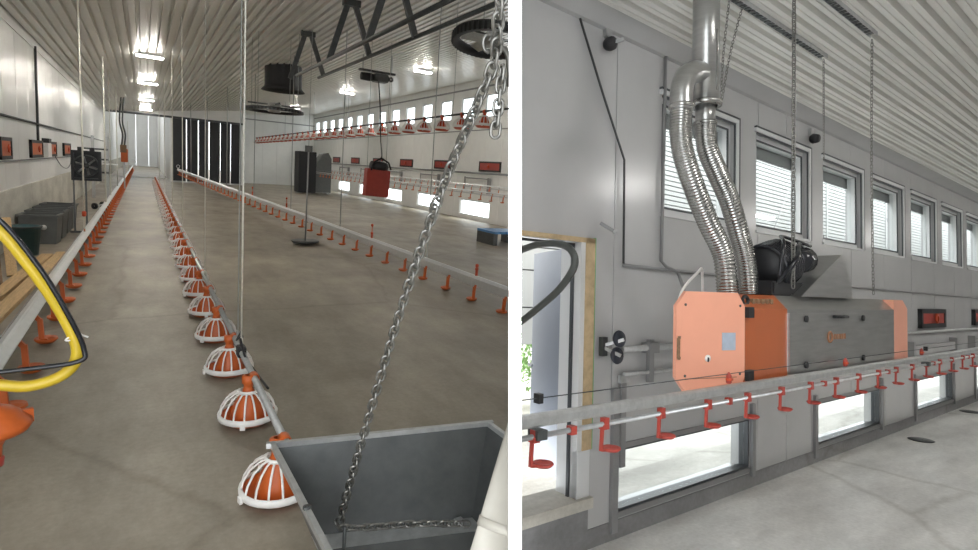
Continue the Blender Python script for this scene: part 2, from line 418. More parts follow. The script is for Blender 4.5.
def feed_line(name, label, x, ys, zb, scale, pipe_r, pipe_dx, y0, y1, mats=None):
    o = thing(name, label, 'feeding line', (x, y0, zb))
    zp = .27*scale
    pipe = MB().tube([(pipe_dx, 0, zp), (pipe_dx, y1-y0, zp)], pipe_r, 10).build('feed_pipe', 'galv' if not mats else 'dark_steel', o)
    pd, pr, pg, pc = (PD, PR, PG, PC) if not mats else mats
    for y in ys:
        p = put('feed_pan', pd, o); p.location = (0, y-y0, 0); p.scale = (scale,)*3; p.rotation_euler = (0, 0, random.uniform(0, 6))
        for nm, me in (('rim', pr), ('grill', pg), ('feed_cone', pc)):
            q = put(nm, me, p)
        MB().lathe([(pipe_r+.008, -.04), (pipe_r+.012, -.035), (pipe_r+.012, .035), (pipe_r+.008, .04)], 10, (pipe_dx, y-y0, zp), (0, 1, 0)).build('clamp', 'orange', o)
    return o
ys = [2.87+.97*k for k in range(37)]
fl = feed_line('feeding_line', 'central floor feeding line of orange pans under white cages', .58, ys, 0.005, 1.12, .021, .035, 2.2, 38.4)
PD2, PR2, PG2, PC2 = [m.copy() for m in (PD, PR, PG, PC)]
for m_, k in ((PD2, 'orange_deep'), (PC2, 'orange_deep')): m_.materials[0] = MATS[k]
ys2 = [11.05+1.06*k for k in range(29)]
feed_line('feeding_line', 'raised feeding line of orange-red pans hanging before the high windows', 6.5, ys2, 2.82, 1.35, .025, 0, 10.1, 41.2, (PD2, PR2, PG2, PC2))
# galvanised near section clamp and black cable on the central line
o = thing('line_clamp', 'black cable clamp with hook on the central feeding line', 'clamp', (.615, 4.42, .305))
MB().box((-.03, -.05, -.035), (.03, .05, .045)).build('clamp_body', 'black', o, bevel=.006)
MB().tube(spline([(0, 0, .04), (-.02, -.1, .13), (.0, -.2, .02), (.03, -.42, -.01), (.05, -.8, 0)]), .008, 6).build('cable', 'black', o)
MB().tube(spline([(0, .0, .05), (.01, .02, .12), (-.03, .04, .08), (0, 0, .16)]), .006, 6).build('hook', 'galv_dark', o)

# ================================================================== DRINKER LINES
cup = MB()
cup.box((-.012, -.012, 0), (.012, .012, .055)).box((-.016, -.02, -.012), (.016, .02, .012))
cup.bar((0, 0, .0), (-.03, -.0, -.04), .02, .024).bar((-.03, 0, -.03), (-.035, -.0, -.15), .022, .026).bar((-.03, 0, -.15), (-.06, 0, -.16), .03, .02)
cup.lathe([(1e-3, -.175), (.04, -.172), (.058, -.155), (.056, -.144), (.035, -.156), (1e-3, -.158)], 14, (-.055, 0, 0))
CUP_MESH = cup.mesh('drinker_cup', 'orange')
def drinker(name, label, x, z, y0, y1, ys, side=1, roofw=.09, roofmat='rail_white', wire=True, big=1.0, clip=None, tall=0, end=None):
    """Rail over a water pipe with nipple cups below; side = +1 puts the cups towards +x."""
    o = thing(name, label, 'drinker line', (x, y0, z)); L = y1-y0
    if end is not None:
        q_ = V(0, 1, 0).rotation_difference((V(end)-V(x, y0, z)).normalized()); o.rotation_mode = 'QUATERNION'; o.rotation_quaternion = q_
        qi = q_.inverted(); cl = (qi @ (clip[0]-V(x, y0, z)), qi @ clip[1]); L = (V(end)-V(x, y0, z)).length
    else: cl = None if clip is None else (clip[0]-V(x, y0, z), clip[1])
    MB().prism([(-roofw/2, 0), (-roofw/2, -.012-tall), (roofw/2, -.012-tall), (roofw/2, 0), (.012, .035), (-.012, .035)], 0, L, lambda u, v, t: (u, t, v)).build('rail', roofmat, o, cl)
    MB().box((-.016, 0, -.085-tall*.6), (.016, L, -.045-tall*.6)).build('water_pipe', 'alu', o, cl)
    for k in range(int(L/2)):
        if k*2 < .8: continue
        MB().box((-.02, k*2-.02, -.08), (.02, k*2+.02, .0)).build('hanger_bracket', 'galv', o, cl)
    if wire: MB().tube([(0, 0, .11), (0, L, .11)], .003, 5).build('bird_wire', 'rope_grey', o, cl)
    for y in ys:
        q = put('drinker_cup', CUP_MESH, o); q.location = (0, y-y0, -.06-tall*.3); q.rotation_euler = (0, 0, math.pi if side > 0 else 0); q.scale = (big,)*3
    return o
drinker('drinker_line', 'white-railed drinker line with orange cups along the left wall', -.83, .34, 3.9, 62, [4.5+.78*k for k in range(72)], 1, .12, big=1.5)
def gx(y): return 4.141-.0683*(y-5)          # the grey line runs slightly askew and is hoisted at its far end
def gz(y): return .286+.01587*(y-5)
drinker('drinker_line', 'grey drinker line with orange cups right of the central pans', gx(5), gz(5), 5.0, 39.3, [6.0+.72*k for k in range(46)], -1, .1, 'alu', False, 1.35, CLIP_L, .07, (gx(39.3), 39.3, gz(39.3)))
drinker('drinker_line', 'raised grey drinker line before the low windows of the hall', 8.6, 1.28, 11, 33.4, [12.6+.62*k for k in range(33)], -1, .07, 'alu', True, 1.0, CLIP_L)
drinker('drinker_line', 'far raised drinker line closest to the hall window wall', 10.2, 1.42, 14, 44, [16+.62*k for k in range(44)], -1, .07, 'alu', False, 1.0, CLIP_L)
# orange pressure indicators on the right drinker line
for k, (y, h) in enumerate(((6.75, .05), (10.4, .16), (16.2, .16), (20.2, .16))):
    o = thing('level_indicator', 'small orange water level indicator on the grey drinker line, %s from the camera' % nth(k), 'indicator', (gx(y), y, gz(y)+.035), 0, 'drinker level indicators')
    MB().lathe([(.02, 0), (.02, .08), (.026, .085), (.026, .11), (.01, .115)], 10).build('base', 'orange_deep', o)
    MB().lathe([(.008, .11), (.008, h+.06), (.02, h+.07), (.026, h+.09), (.02, h+.115), (.002, h+.12)], 10).build('float_ball', 'orange_deep', o)
for i, (x, z) in enumerate(((-.83, .36), (gx(39.2), gz(39.2)+.035))):
    o = thing('end_breather', 'pale ring breather at the far end of the %s drinker line' % ('left' if i == 0 else 'grey'), 'breather', (x, 61 if i == 0 else 39.2, z))
    rr = 1.2 if i == 0 else .4
    MB().tube([(math.cos(t)*.22*rr, 0, .3*rr+math.sin(t)*.22*rr) for t in [2*math.pi*k/14 for k in range(14)]], .03*rr, 6, closed=True).build('ring', 'rail_white', o)
    MB().bar((0, 0, 0), (0, 0, .1*rr), .04, .04).build('stub', 'rail_white', o)

# ================================================================== ROPES
def rope(x, y, z0, z1, r, m, label, tens=False):
    o = thing('suspension_rope', label, 'rope', (x, y, z0), 0, 'suspension ropes')
    MB().tube([(0, 0, .0), (.004, 0, (z1-z0)*.5), (0, 0, z1-z0)], r, 6).build('cord', m, o)
    MB().lathe([(.004, 0), (.012, .01), (.012, .05), (.004, .06)], 8, (0, 0, 0)).build('knot', 'orange' if tens else m, o)
    if tens: MB().lathe([(.01, .25), (.03, .26), (.03, .33), (.01, .34)], 8).build('tensioner', 'orange_deep', o).parent = o
    return o
for k, (y, r) in enumerate(((11.2, .012), (17.5, .016), (20.2, .012), (25.5, .018), (33, .018), (44, .02))):
    rope(-.83, y, .375, zc(-.83)+.0 if y < YF else 3.6, r, 'rope', 'pale rope lifting the left drinker line, %s from the camera' % nth(k), k == 0)
for k, (y, r, m_) in enumerate(((4.42, .008, 'rope'), (7.4, .006, 'rope'), (11.9, .009, 'rope'), (16, .011, 'rope'), (22, .012, 'rope'), (29, .013, 'rope'))):
    rope(.615, y, .33 if k else .36, zc(.57)+.0, r*.8, m_, 'pale rope holding the central feeding line, %s from the camera' % nth(k))
rope(.597, 4.47, .40, zc(.55), .004, 'rope_grey', 'thin grey cable beside the nearest rope of the central feeding line')
for k, y in enumerate((8.2, 12.1, 15.8, 20, 24.5, 29, 34)):
    rope(gx(y), y, gz(y)+.036, zc(gx(y)), .006+.0003*y, 'rope_grey', 'thin cord holding the grey drinker line, %s from the camera' % nth(k))
for k, y in enumerate((12.6, 16.8, 21, 26, 32)):
    rope(6.5, y, 3.2, zc(6.5), .007, 'rope_grey', 'thin cord holding the raised red feeding line, %s from the camera' % nth(k))

# ================================================================== CEILING GEAR
# two steel rails under V-shaped hangers
rails = []
for i, (x, z) in enumerate(((2.62, 3.46), (3.3, 3.62))):
    o = tag(MB().tube([(x, 4.6, z), (x, 12.9-1.0*(1-i), z)], .03, 8).build('hanging_rail', 'dark_steel', None, CLIP_L), 'dark steel rail under the V-shaped hangers, %s one' % ('left' if i == 0 else 'right'), 'rail', 'rails under the hangers')
for k, (y, yy) in enumerate(((12.5, 11.8), (9.6, 9.3), (7.7, 7.5))):
    o = thing('rail_hanger', 'V-shaped steel hanger bolted to the hall ceiling, %s from the far end' % nth(k), 'hanger', (2.96, y, zc(2.96)), 0, 'V-shaped rail hangers')
    h = zc(2.96)
    MB().box((-.14, -.06, -.1), (.14, .06, 0)).build('ceiling_plate', 'dark_steel', o)
    MB().bar((-.06, 0, -.06), (2.62-2.96, -.0, 3.46-h), .045, .09).build('strut', 'galv_dark', o)
    MB().bar((.06, 0, -.06), (3.3-2.96, 0, 3.62-h), .045, .09).build('strut', 'galv_dark', o)
# exhaust chimney
o = thing('exhaust_duct', 'black cylindrical exhaust duct with flared mouth under the ceiling', 'duct', (3.58, 18, zc(3.58)))
MB().lathe([(.52, .02), (.52, -.55), (.53, -.62), (.62, -.72), (.60, -.72), (.5, -.6), (.49, .02)], 32).build('duct_body', 'black', o)
MB().lathe([(.49, -.3), (.3, -.32), (1e-3, -.32)], 24).build('damper', 'dark_steel', o)
for k in range(3): MB().bar((.0, 0, -.5), (.49*math.cos(k*2.1), .49*math.sin(k*2.1), -.5), .03, .03).build('brace', 'dark_steel', o)
def ring_fan(x, y, z, r, label, clip=None, tilt=0, hh=1.0):
    o = thing('ring_fan', label, 'fan', (x, y, z), 0, 'hanging ring fans')
    rm = Matrix.Rotation(R(tilt), 3, V(y, -x, 0).normalized()); o.rotation_euler = rm.to_euler(); ri = rm.inverted()
    cl = None if clip is None else (ri @ (clip[0]-V(x, y, z)), ri @ clip[1])
    MB().lathe([(r, .0), (r, .12*hh), (r*.98, .16*hh), (r*.86, .14*hh), (r*.82, .04*hh), (r*.88, 0), (r, 0)], 40).build('shroud', 'black', o, cl)
    g = MB()
    for k in range(48):
        t = 2*math.pi*k/48; g.box((r*.99, -.018, .0), (r*1.02, .018, .13*hh), Matrix.Rotation(t, 4, 'Z'))
    g.build('rib_band', 'dark_steel', o, cl)['kind'] = 'stuff'
    for k in range(5):
        t = 2*math.pi*k/5+.4; mx = Matrix.Rotation(t, 4, 'Z') @ Matrix.Rotation(R(18), 4, 'X')
        MB().box((.1, -.1, -.006), (r*.78, .1, .006), Matrix.Translation((0, 0, .08)) @ mx).build('blade', 'galv', o, cl)
    MB().lathe([(1e-3, .0), (.13, .0), (.14, .03), (.14, .18), (1e-3, .2)], 18).build('motor', 'galv', o, cl)
    for t in (0, math.pi/2): MB().bar((-r*.9*math.cos(t), -r*.9*math.sin(t), .15), (r*.9*math.cos(t), r*.9*math.sin(t), .15), .03, .03).build('cross_bar', 'dark_steel', o, cl)
    for k in range(4):
        t = math.pi/4+k*math.pi/2
        p = V(r*.95*math.cos(t), r*.95*math.sin(t), .14*hh); q = rm @ p
        MB().tube([p, ri @ V(q.x, q.y, zc(x+q.x)-z)], .006, 5).build('hanging_cord', 'rope_grey', o, cl)
    return o
ring_fan(5.05, 8.5, 3.95, .68, 'large black ring fan cut by the white divider, upper right of the hall', CLIP_L, -8)
ring_fan(2.45, 13.2, 2.80, .60, 'flat black ring fan hanging before the end wall', None, 0, .4)
# winch motor with cable
o = thing('winch_motor', 'small dark winch motor hanging from the hall ceiling', 'winch', (5.39, 15, 4.05))
MB().box((-.1, -.16, 0), (.28, .16, .2)).build('gearbox', 'galv_dark', o, bevel=.02)
MB().lathe([(1e-3, -.32), (.1, -.32), (.11, -.1), (.1, 0), (1e-3, 0)], 14, (-.12, 0, .1), (1, 0, 0)).build('motor', 'black', o)
MB().bar((-.5, 0, .26), (.5, 0, .26), .12, .05).build('mount_bar', 'dark_steel', o)
for sx in (-.4, .4): MB().bar((sx, 0, .28), (sx, 0, zc(5.39+sx)-4.05), .03, .03).build('drop_rod', 'galv', o)
for sx in (.3, .4): MB().lathe([(.02, 0), (.07, .0), (.07, .03), (.02, .03)], 12, (sx, 0, .12), (0, 1, 0)).build('pulley', 'dark_steel', o)
tag(MB().tube(spline([(5.4, 14.9, 4.1), (5.42, 14.7, 3.2), (5.35, 14.4, 2.5), (5.1, 13.6, 2.05), (4.85, 13.2, 1.86)]), .018, 6).build('winch_cable', 'black'), 'black cable from the winch motor down to the red drive box', 'cable')
# red drive box with black motor
o = thing('drive_box', 'red square drive box with black motor hanging over the grey drinker line', 'drive box', (4.76, 13, 1.08), R(8))
MB().box((-.31, -.1, 0), (.3, .1, .65), Matrix.Rotation(R(3), 4, 'Y')).build('box', 'red', o, bevel=.015)
MB().tube([(-.2, -.12, .62), (-.16, -.12, .8), (.05, -.12, .92), (.25, -.12, .82), (.32, -.12, .66)], .022, 8).build('hoop', 'black', o)
MB().lathe([(1e-3, -.2), (.12, -.2), (.13, .1), (.1, .2), (1e-3, .2)], 14, (.06, 0, .72), (1, 0, 0)).build('motor', 'black', o)
MB().bar((-.12, -.11, .1), (.1, -.11, .06), .02, .02).build('handle', 'red', o)
for sx in (-.25, .25): MB().tube([(sx, 0, .62), (sx, 0, zc(4.76+sx)-1.08)], .006, 5).build('hanging_cord', 'rope_grey', o)
# bird scale: round plate on a pole
o = thing('bird_scale', 'round dark weighing plate on a thin hanging pole above the floor', 'scale', (2.98, 12.35, .04))
MB().lathe([(1e-3, 0), (.25, 0), (.29, .03), (.29, .05), (.27, .06), (1e-3, .04)], 28).build('plate', 'dark_steel', o)
MB().tube([(0, 0, .04), (.02, 0, 2.0)], .016, 8).build('pole', 'conduit', o)
MB().tube([(.02, 0, 2.0), (.03, 0, zc(3.0)-.04)], .005, 5).build('hanging_cord', 'rope_grey', o)
MB().box((-.05, -.04, 1.95), (.09, .04, 2.08)).build('load_cell', 'grey_plastic', o)
# dark heater cabinet at the far side
o = thing('heater_cabinet', 'dark grey heater cabinet with sloped top standing near the hall end', 'heater', (8.6, 34.2, 0))
MB().box((-.95, -.5, .05), (.05, .6, 2.42)).build('cabinet', 'black', o, bevel=.02)
MB().prism([(.05, .1), (.95, .1), (.95, 2.1), (.75, 2.45), (.45, 2.35), (.2, 1.9), (.05, 1.5)], -.45, .55, lambda u, v, t: (u, t, v)).build('hood', 'grey_plastic', o)
for sx in (-.8, .8): MB().box((sx-.08, -.4, 0), (sx+.08, .5, .1)).build('foot', 'galv', o)
# wall shutters in the hall: orange flaps in black frames
def shutter(x, y, z, w_, h_, inw, label, fm='orange_deep'):
    o = thing('air_inlet', label, 'air inlet', (x, y, z), 0, 'wall air inlets')
    m = MB(); t = .06; d = inw*.05; a, b = sorted((0, d))
    for q in (((a, -w_/2, -h_/2), (b, w_/2, -h_/2+t)), ((a, -w_/2, h_/2-t), (b, w_/2, h_/2)), ((a, -w_/2, -h_/2), (b, -w_/2+t, h_/2)), ((a, w_/2-t, -h_/2), (b, w_/2, h_/2))): m.box(*q)
    m.build('frame', 'black', o)
    a, b = sorted((inw*.005, inw*.035)); MB().box((a, -w_/2+t, -h_/2+t), (b, w_/2-t, h_/2-t)).build('flap', fm, o)
    MB().lathe([(.03, 0), (.07, .01), (.07, .03), (.04, .03)], 12, (inw*.05, .04, 0), (inw, 0, 0)).build('latch', 'orange_deep' if fm != 'orange_deep' else 'red', o)
    return o
for k, (y, w_) in enumerate(((12.0, .9), (15.2, 1.5), (17.7, 1.2), (20.8, 1.7))):
    shutter(XL, y, 1.63, w_, .36, 1, 'orange-flapped black air inlet on the left hall wall, %s from the camera' % nth(k), 'orange')
for k in range(6):
    shutter(XR, 18.35+4.0*k, 2.13, 1.55, .38, -1, 'red-flapped air inlet on the window wall of the hall, %s from the divider' % nth(k), 'red')
# services along the walls
tag(MB().tube([(XL+.03, YN+.2, 2.16), (XL+.03, 39, 2.14)], .022, 6).build('wall_pipe', 'dark_steel'), 'thin dark pipe running along the white left wall', 'pipe')
tag(MB().tube([(XL+.03, 6, 1.42), (XL+.03, 30, 1.42)], .012, 6).build('wall_cable', 'conduit'), 'grey cable under the inlets on the left hall wall', 'cable')
tag(MB().tube([(XL+.03, 15.4, 1.8), (XL+.03, 15.45, 2.6), (XL+.03, 15.5, 3.75)], .024, 6).build('wall_conduit', 'dark_steel'), 'upright dark conduit on the left wall above the inlets', 'conduit')
tag(MB().tube(spline([(XL+.05, 17.9, 1.45), (XL+.09, 18.6, 1.22), (XL+.12, 19.6, 1.12), (XL+.12, 20.6, 1.25), (XL+.06, 21.4, 1.5)]), .012, 6).build('loose_cable', 'conduit'), 'grey cable drooping between two inlets on the left wall', 'cable')
o = thing('control_box', 'small white control box beside the inlets on the left wall', 'box', (XL, 16.35, 1.45))
MB().box((0, -.3, 0), (.12, .3, .32)).build('case', 'white_plastic', o, bevel=.01); MB().box((.0, -.2, .32), (.13, .2, .42)).build('lid', 'black', o)
tag(MB().tube([(XR-.1, 15, 1.86), (XR-.1, 44, 1.86)], .035, 6).build('wall_pipe', 'conduit', None, CLIP_L), 'grey pipe under the red inlets on the window wall', 'pipe')
for k in range(5):
    y = 18.2+4.3*k
    o = thing('pipe_bracket', 'grey bracket frame under the red inlets, %s from the divider' % nth(k), 'bracket', (XR-.09, y, 1.1), 0, 'wall brackets')
    MB().bar((0, 0, 0), (0, 0, .6), .1, .12).build('post', 'conduit', o); MB().bar((0, 0, .55), (0, 1.9, .55), .06, .05).build('arm', 'conduit', o)
    MB().bar((0, 1.9, .1), (0, 1.9, .6), .05, .05).build('post', 'conduit', o)

# ------------------------------------------------ left side of the hall: fan box, trolley parts, crates, planks
o = thing('box_fan', 'square black circulation fan standing by the left wall', 'fan', (-.98, 14, .92))
m = MB()
for q in (((-.25, 0, .15), (.25, .16, .20)), ((-.25, 0, .70), (.25, .16, .75)), ((-.25, 0, .2), (-.2, .16, .7)), ((.2, 0, .2), (.25, .16, .7))): m.box(*q)
m.build('case', 'black', o)
MB().box((-.21, .12, .19), (.21, .16, .71)).build('back_plate', 'black', o)
MB().lathe([(.20, 0), (.225, .0), (.225, .05), (.20, .05)], 24, (0, .02, .45), (0, 1, 0)).build('shroud', 'dark_steel', o)
for k in range(6):
    t = k*math.pi/3+.3; MB().box((.03, -.035, -.004), (.19, .035, .004), Matrix.Translation((0, .07, .45)) @ Matrix.Rotation(t, 4, 'Y') @ Matrix.Rotation(R(25), 4, 'X')).build('blade', 'galv', o)
MB().lathe([(1e-3, 0), (.05, 0), (.05, .06), (1e-3, .06)], 12, (0, .03, .45), (0, 1, 0)).build('hub', 'dark_steel', o)
for sx in (-.1, .1): MB().box((sx-.04, .02, .75), (sx+.04, .12, .82)).build('bracket', 'black', o)
for sx in (-.22, -.02): MB().bar((sx, .1, .16), (sx, .1, -.92), .03, .03).build('leg', 'galv_dark', o)
MB().bar((-.3, .1, -.9), (.03, .1, -.9), .05, .04).build('foot_bar', 'galv_dark', o)
o = thing('castor_pair', 'small dark wheels lying on the floor under the box fan', 'castor', (-1.2, 19.6, 0))
for dx, dy, rr in ((0, 0, .09), (.16, .6, .09)):
    MB().lathe([(.03, -.03), (rr, -.03), (rr, .03), (.03, .03)], 14, (dx, dy, rr), (.7, .7, 0)).build('wheel', 'black', o)
MB().bar((0, 0, .09), (.16, .6, .09), .03, .03).build('axle', 'galv', o)
# steel posts and control column at the far left
o = thing('steel_stand', 'grey steel frame with shelves by the far left wall', 'stand', (-1.28, 24, 0))
for x, y in ((-.22, 0), (.2, 0), (.2, .5), (-.22, .5)): MB().bar((x, y, 0), (x, y, 2.15), .06, .06).build('post', 'galv', o)
for z in (.9, 1.35, 1.7): MB().bar((-.45, 0, z), (.24, 0, z), .06, .06).build('rail', 'galv_dark', o)
MB().box((-.6, -.1, 1.18), (.5, .5, 1.22)).build('shelf', 'rail_white', o)
o = thing('control_column', 'orange and brown control unit with bundled cables at the far left', 'control unit', (-.72, 30, 0))
MB().box((-.12, 0, 1.2), (.14, .25, 1.78)).build('case', 'orange', o, bevel=.015); MB().box((-.14, -.02, 1.62), (.1, .2, 1.95)).build('cap', 'wood_dark', o)
MB().bar((0, .12, 0), (0, .12, 1.2), .06, .06).build('post', 'galv', o)
for dx in (-.1, .0): MB().tube(spline([(dx, .1, 1.8), (dx+.06, .1, 2.4), (dx-.04, .1, 3.0), (dx+.03, .1, zc(-.72))]), .035, 6).build('cable', 'galv_dark', o)
# stacked grey crates
for k in range(4):
    o = thing('storage_crate', 'grey plastic crate by the left wall, %s of the tilted row' % nth(k), 'crate', (-1.56+.01*k, 12.6+.78*k, 0), R(-4), 'grey crates by the left wall')
    wx, wy, h, t = .56, .46, .52, .025
    def hull(e, z0, z1, f_=.86): return [(-wx/2*f_+e, -wy/2*f_+e, z0), (wx/2*f_-e, -wy/2*f_+e, z0), (wx/2*f_-e, wy/2*f_-e, z0), (-wx/2*f_+e, wy/2*f_-e, z0), (-wx/2+e, -wy/2+e, z1), (wx/2-e, -wy/2+e, z1), (wx/2-e, wy/2-e, z1), (-wx/2+e, wy/2-e, z1)]
    m = MB(); m.add(hull(0, 0, h), [(0, 3, 2, 1), (0, 1, 5, 4), (1, 2, 6, 5), (2, 3, 7, 6), (3, 0, 4, 7)]); m.add(hull(t, t, h), [(0, 1, 2, 3), (0, 4, 5, 1), (1, 5, 6, 2), (2, 6, 7, 3), (3, 7, 4, 0)])
    m.build('tub', 'grey_plastic', o)
    m = MB()
    for q in (((-.30, -.25, h-.04), (.30, -.2, h)), ((-.30, .2, h-.04), (.30, .25, h)), ((-.3, -.2, h-.04), (-.25, .2, h)), ((.25, -.2, h-.04), (.3, .2, h))): m.box(*q)
    m.build('rim', 'grey_plastic', o)
    MB().lathe([(1e-3, 0), (.045, 0), (.045, .006), (1e-3, .006)], 14, (.08, -.225, .3), (0, -1, 0)).build('label_disc', 'alu', o)
o = thing('bin', 'dark teal plastic bin in front of the grey crates', 'bin', (-1.60, 11.2, 0), R(10))
MB().lathe([(1e-3, 0), (.17, 0), (.21, .42), (.225, .42), (.225, .46), (.2, .46), (.16, .02), (1e-3, .02)], 4 if False else 20).build('tub', 'teal_plastic', o)
MB().tube([(.22*math.cos(t), .22*math.sin(t), .45) for t in [2*math.pi*k/16 for k in range(16)]], .014, 6, closed=True).build('rim', 'black', o)
for k, (x0, y0, x1, y1, z, m_) in enumerate(((-1.46, 7.0, -1.30, 11.0, 0, 'wood'), (-1.27, 6.8, -1.13, 11.2, 0, 'wood'))):
    o = MB().bar((x0, y0, .025), (x1, y1, .025), .15, .05).build('wood_plank', m_, bevel=.004); tag(o, 'long pale plank flat on the floor, %s the left drinker line' % ['farther from', 'right beside'][k], 'plank', 'planks by the left wall')
for k, (x, y, m_) in enumerate(((-1.56, 9.75, 'wood'), (-1.62, 9.2, 'wood_dark'), (-1.62, 8.9, 'wood'), (-1.66, 8.4, 'wood_dark'))):
    o = MB().bar((x+.10, y-.5, .03), (x-.04, y+.1, .72), .11, .03).build('leaning_board', m_, bevel=.003); tag(o, 'short wooden board leaning at the left edge, %s from the crates' % nth(k), 'board', 'leaning boards')
# yellow hose loop with black cable
hy = 2.95
hp = spline([(-.95, hy+.35, 1.62), (-.74, hy+.15, 1.54), (-.5, hy, 1.42), (-.38, hy-.02, 1.25), (-.275, hy, 1.02), (-.232, hy, .86), (-.28, hy, .765), (-.4, hy, .725), (-.53, hy, .75), (-.75, hy+.05, .78), (-1.0, hy+.2, .8)], 8)
tag(MB().tube([p+V(-.025, 0, -.005) for p in hp], .024, 12).build('yellow_hose', 'yellow'), 'thick yellow hose hanging in a loop at the left edge', 'hose')
cp = spline([(-.95, hy+.3, 1.67), (-.74, hy+.1, 1.59), (-.49, hy-.05, 1.475), (-.35, hy-.06, 1.27), (-.25, hy-.05, 1.04), (-.2, hy-.04, .88), (-.222, hy-.05, .83), (-.4, hy-.03, .81), (-.75, hy, .795), (-1.0, hy+.1, .79)], 8)
tag(MB().tube([p+V(-.03, 0, -.005) for p in cp], .0105, 8).build('black_cable', 'black_gloss'), 'black cable tied along the yellow hose at the left edge', 'cable')
o = thing('cable_tie', 'white cable tie holding the black cable to the yellow hose', 'tie', (-.255, hy-.015, .925))
MB().tube([(math.cos(t)*.03-.012, 0, math.sin(t)*.008+math.cos(t)*.010) for t in [2*math.pi*k/14 for k in range(14)]], .004, 5, closed=True).build('loop', 'white_plastic', o)
MB().bar((.015, 0, .01), (.04, -.01, .0), .006, .006).build('tail', 'white_plastic', o)
# orange end pan with spring, hung at the near left
o = thing('end_pan', 'orange conical end pan with steel spring under the yellow hose', 'feed pan', (-.575, 3.04, .41))
MB().lathe([(.03, -.04), (.035, .02), (.05, .05), (.13, .09), (.142, .11), (.138, .13), (.085, .18), (.035, .205), (.03, .25), (.018, .255)], 24).build('pan_cone', 'orange', o)
MB().lathe([(.02, -.075), (.036, -.07), (.04, -.035), (.03, -.03)], 14).build('red_cap', 'red', o)
for k in range(3): MB().box((.10, -.012, .10), (.145, .012, .16), Matrix.Rotation(k*2.1+.3, 4, 'Z')).build('fin', 'orange', o)
MB().tube([(math.cos(t)*.022, math.sin(t)*.022, .265+.0055*t/1.0) for t in [k*.5 for k in range(40)]], .005, 5).build('spring', 'chain_steel', o)

# ================================================================== GALVANISED HOPPER + CHAIN
HZ = .80
A_ = V(.362, 1.872, HZ); B_ = V(1.135, 1.735, HZ); ex = (B_-A_); wx = 1.0; ex.normalize(); ey = V(.03, -1, 0)   # towards the camera
def hp_(u, v, z): return A_+ex*u+ey*v+V(0, 0, z)
W_, D_ = .785, .95
o = thing('feed_hopper', 'galvanised open-topped feed hopper in the near foreground', 'hopper', (0, 0, 0))
def quadplate(a, b, c, d, t, name, m='galv_dark'):
    n = (b-a).cross(d-a).normalized()*t
    MB().add([a, b, c, d, a+n, b+n, c+n, d+n], [(3, 2, 1, 0), (4, 5, 6, 7), (0, 1, 5, 4), (1, 2, 6, 5), (2, 3, 7, 6), (3, 0, 4, 7)]).build(name, m, o, CLIP_L)
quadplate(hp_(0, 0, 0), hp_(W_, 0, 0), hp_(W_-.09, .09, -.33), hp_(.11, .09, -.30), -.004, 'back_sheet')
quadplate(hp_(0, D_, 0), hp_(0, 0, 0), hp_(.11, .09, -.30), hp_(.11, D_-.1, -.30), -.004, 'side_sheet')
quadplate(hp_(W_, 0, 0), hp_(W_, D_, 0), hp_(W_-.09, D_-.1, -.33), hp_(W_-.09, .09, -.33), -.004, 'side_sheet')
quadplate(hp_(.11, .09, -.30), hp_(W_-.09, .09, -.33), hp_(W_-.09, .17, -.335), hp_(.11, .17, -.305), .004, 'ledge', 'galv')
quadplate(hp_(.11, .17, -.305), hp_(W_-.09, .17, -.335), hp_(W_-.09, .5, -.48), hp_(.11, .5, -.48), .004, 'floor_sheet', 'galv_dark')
for a, b in ((hp_(-.02, 0, .0), hp_(W_+.02, 0, .0)), (hp_(0, 0, 0), hp_(0, D_, 0)), (hp_(W_, 0, 0), hp_(W_, D_, 0))):
    MB().bar(a, b, .016, .018).build('rim_flange', 'galv', o, CLIP_L)
for u, v in ((.18, .12), (W_-.16, .12), (.18, .5)): MB().bar(hp_(u, v, -.31 if v < .2 else -.48), hp_(u, v, -HZ), .03, .03).build('leg', 'galv', o, CLIP_L)
for u in (.32, .37): MB().lathe([(1e-3, 0), (.006, 0), (.006, .004), (1e-3, .004)], 8, hp_(u, .012, -.06), -ey).build('rivet', 'alu', o)
MB().lathe([(1e-3, 0), (.012, 0), (.012, .006), (1e-3, .006)], 10, hp_(0, .42, .007), (0, 0, 1)).build('bolt', 'dark_steel', o)
def link_mesh(L, W, r):
    pts = []
    for k in range(7): t = math.pi*k/6-math.pi/2; pts.append((L/2-W/2+math.cos(t)*W/2, math.sin(t)*W/2, 0))
    for k in range(7): t = math.pi*k/6+math.pi/2; pts.append((-L/2+W/2+math.cos(t)*W/2, math.sin(t)*W/2, 0))
    return MB().tube(pts, r, 7, closed=True).mesh('link', 'chain_steel')
def chain(name, label, path, L, W, r, grp=None, twist=0):
    o = thing(name, label, 'chain', (0, 0, 0), 0, grp); me = link_mesh(L, W, r)
    pts = spline(path, 30); pitch = L-2*r*1.6; cum = [0]
    for a, b in zip(pts[:-1], pts[1:]): cum.append(cum[-1]+(b-a).length)
    n = int(cum[-1]/pitch); j = 0
    for k in range(n):
        s = (k+.5)*pitch
        while cum[j+1] < s: j += 1
        t = (s-cum[j])/(cum[j+1]-cum[j]); p = pts[j].lerp(pts[j+1], t); d = (pts[j+1]-pts[j]).normalized()
        q = V(1, 0, 0).rotation_difference(d).to_matrix().to_4x4() @ Matrix.Rotation(twist+(k % 2)*math.pi/2+random.uniform(-.2, .2), 4, 'X')
        l = put('link', me, o); l.matrix_local = Matrix.Translation(p) @ q
    return o
chain('steel_chain', 'long galvanised chain slanting from upper right down into the hopper', [(.585, .93, 2.12), (.575, .95, 2.07), (.602, 1.0, 1.985), (.598, 1.05, 1.90), (.595, 1.2, 1.69), (.567, 1.36, 1.325), (.517, 1.52, .81), (.503, 1.56, .655)], .036, .021, .0036, None, .5)
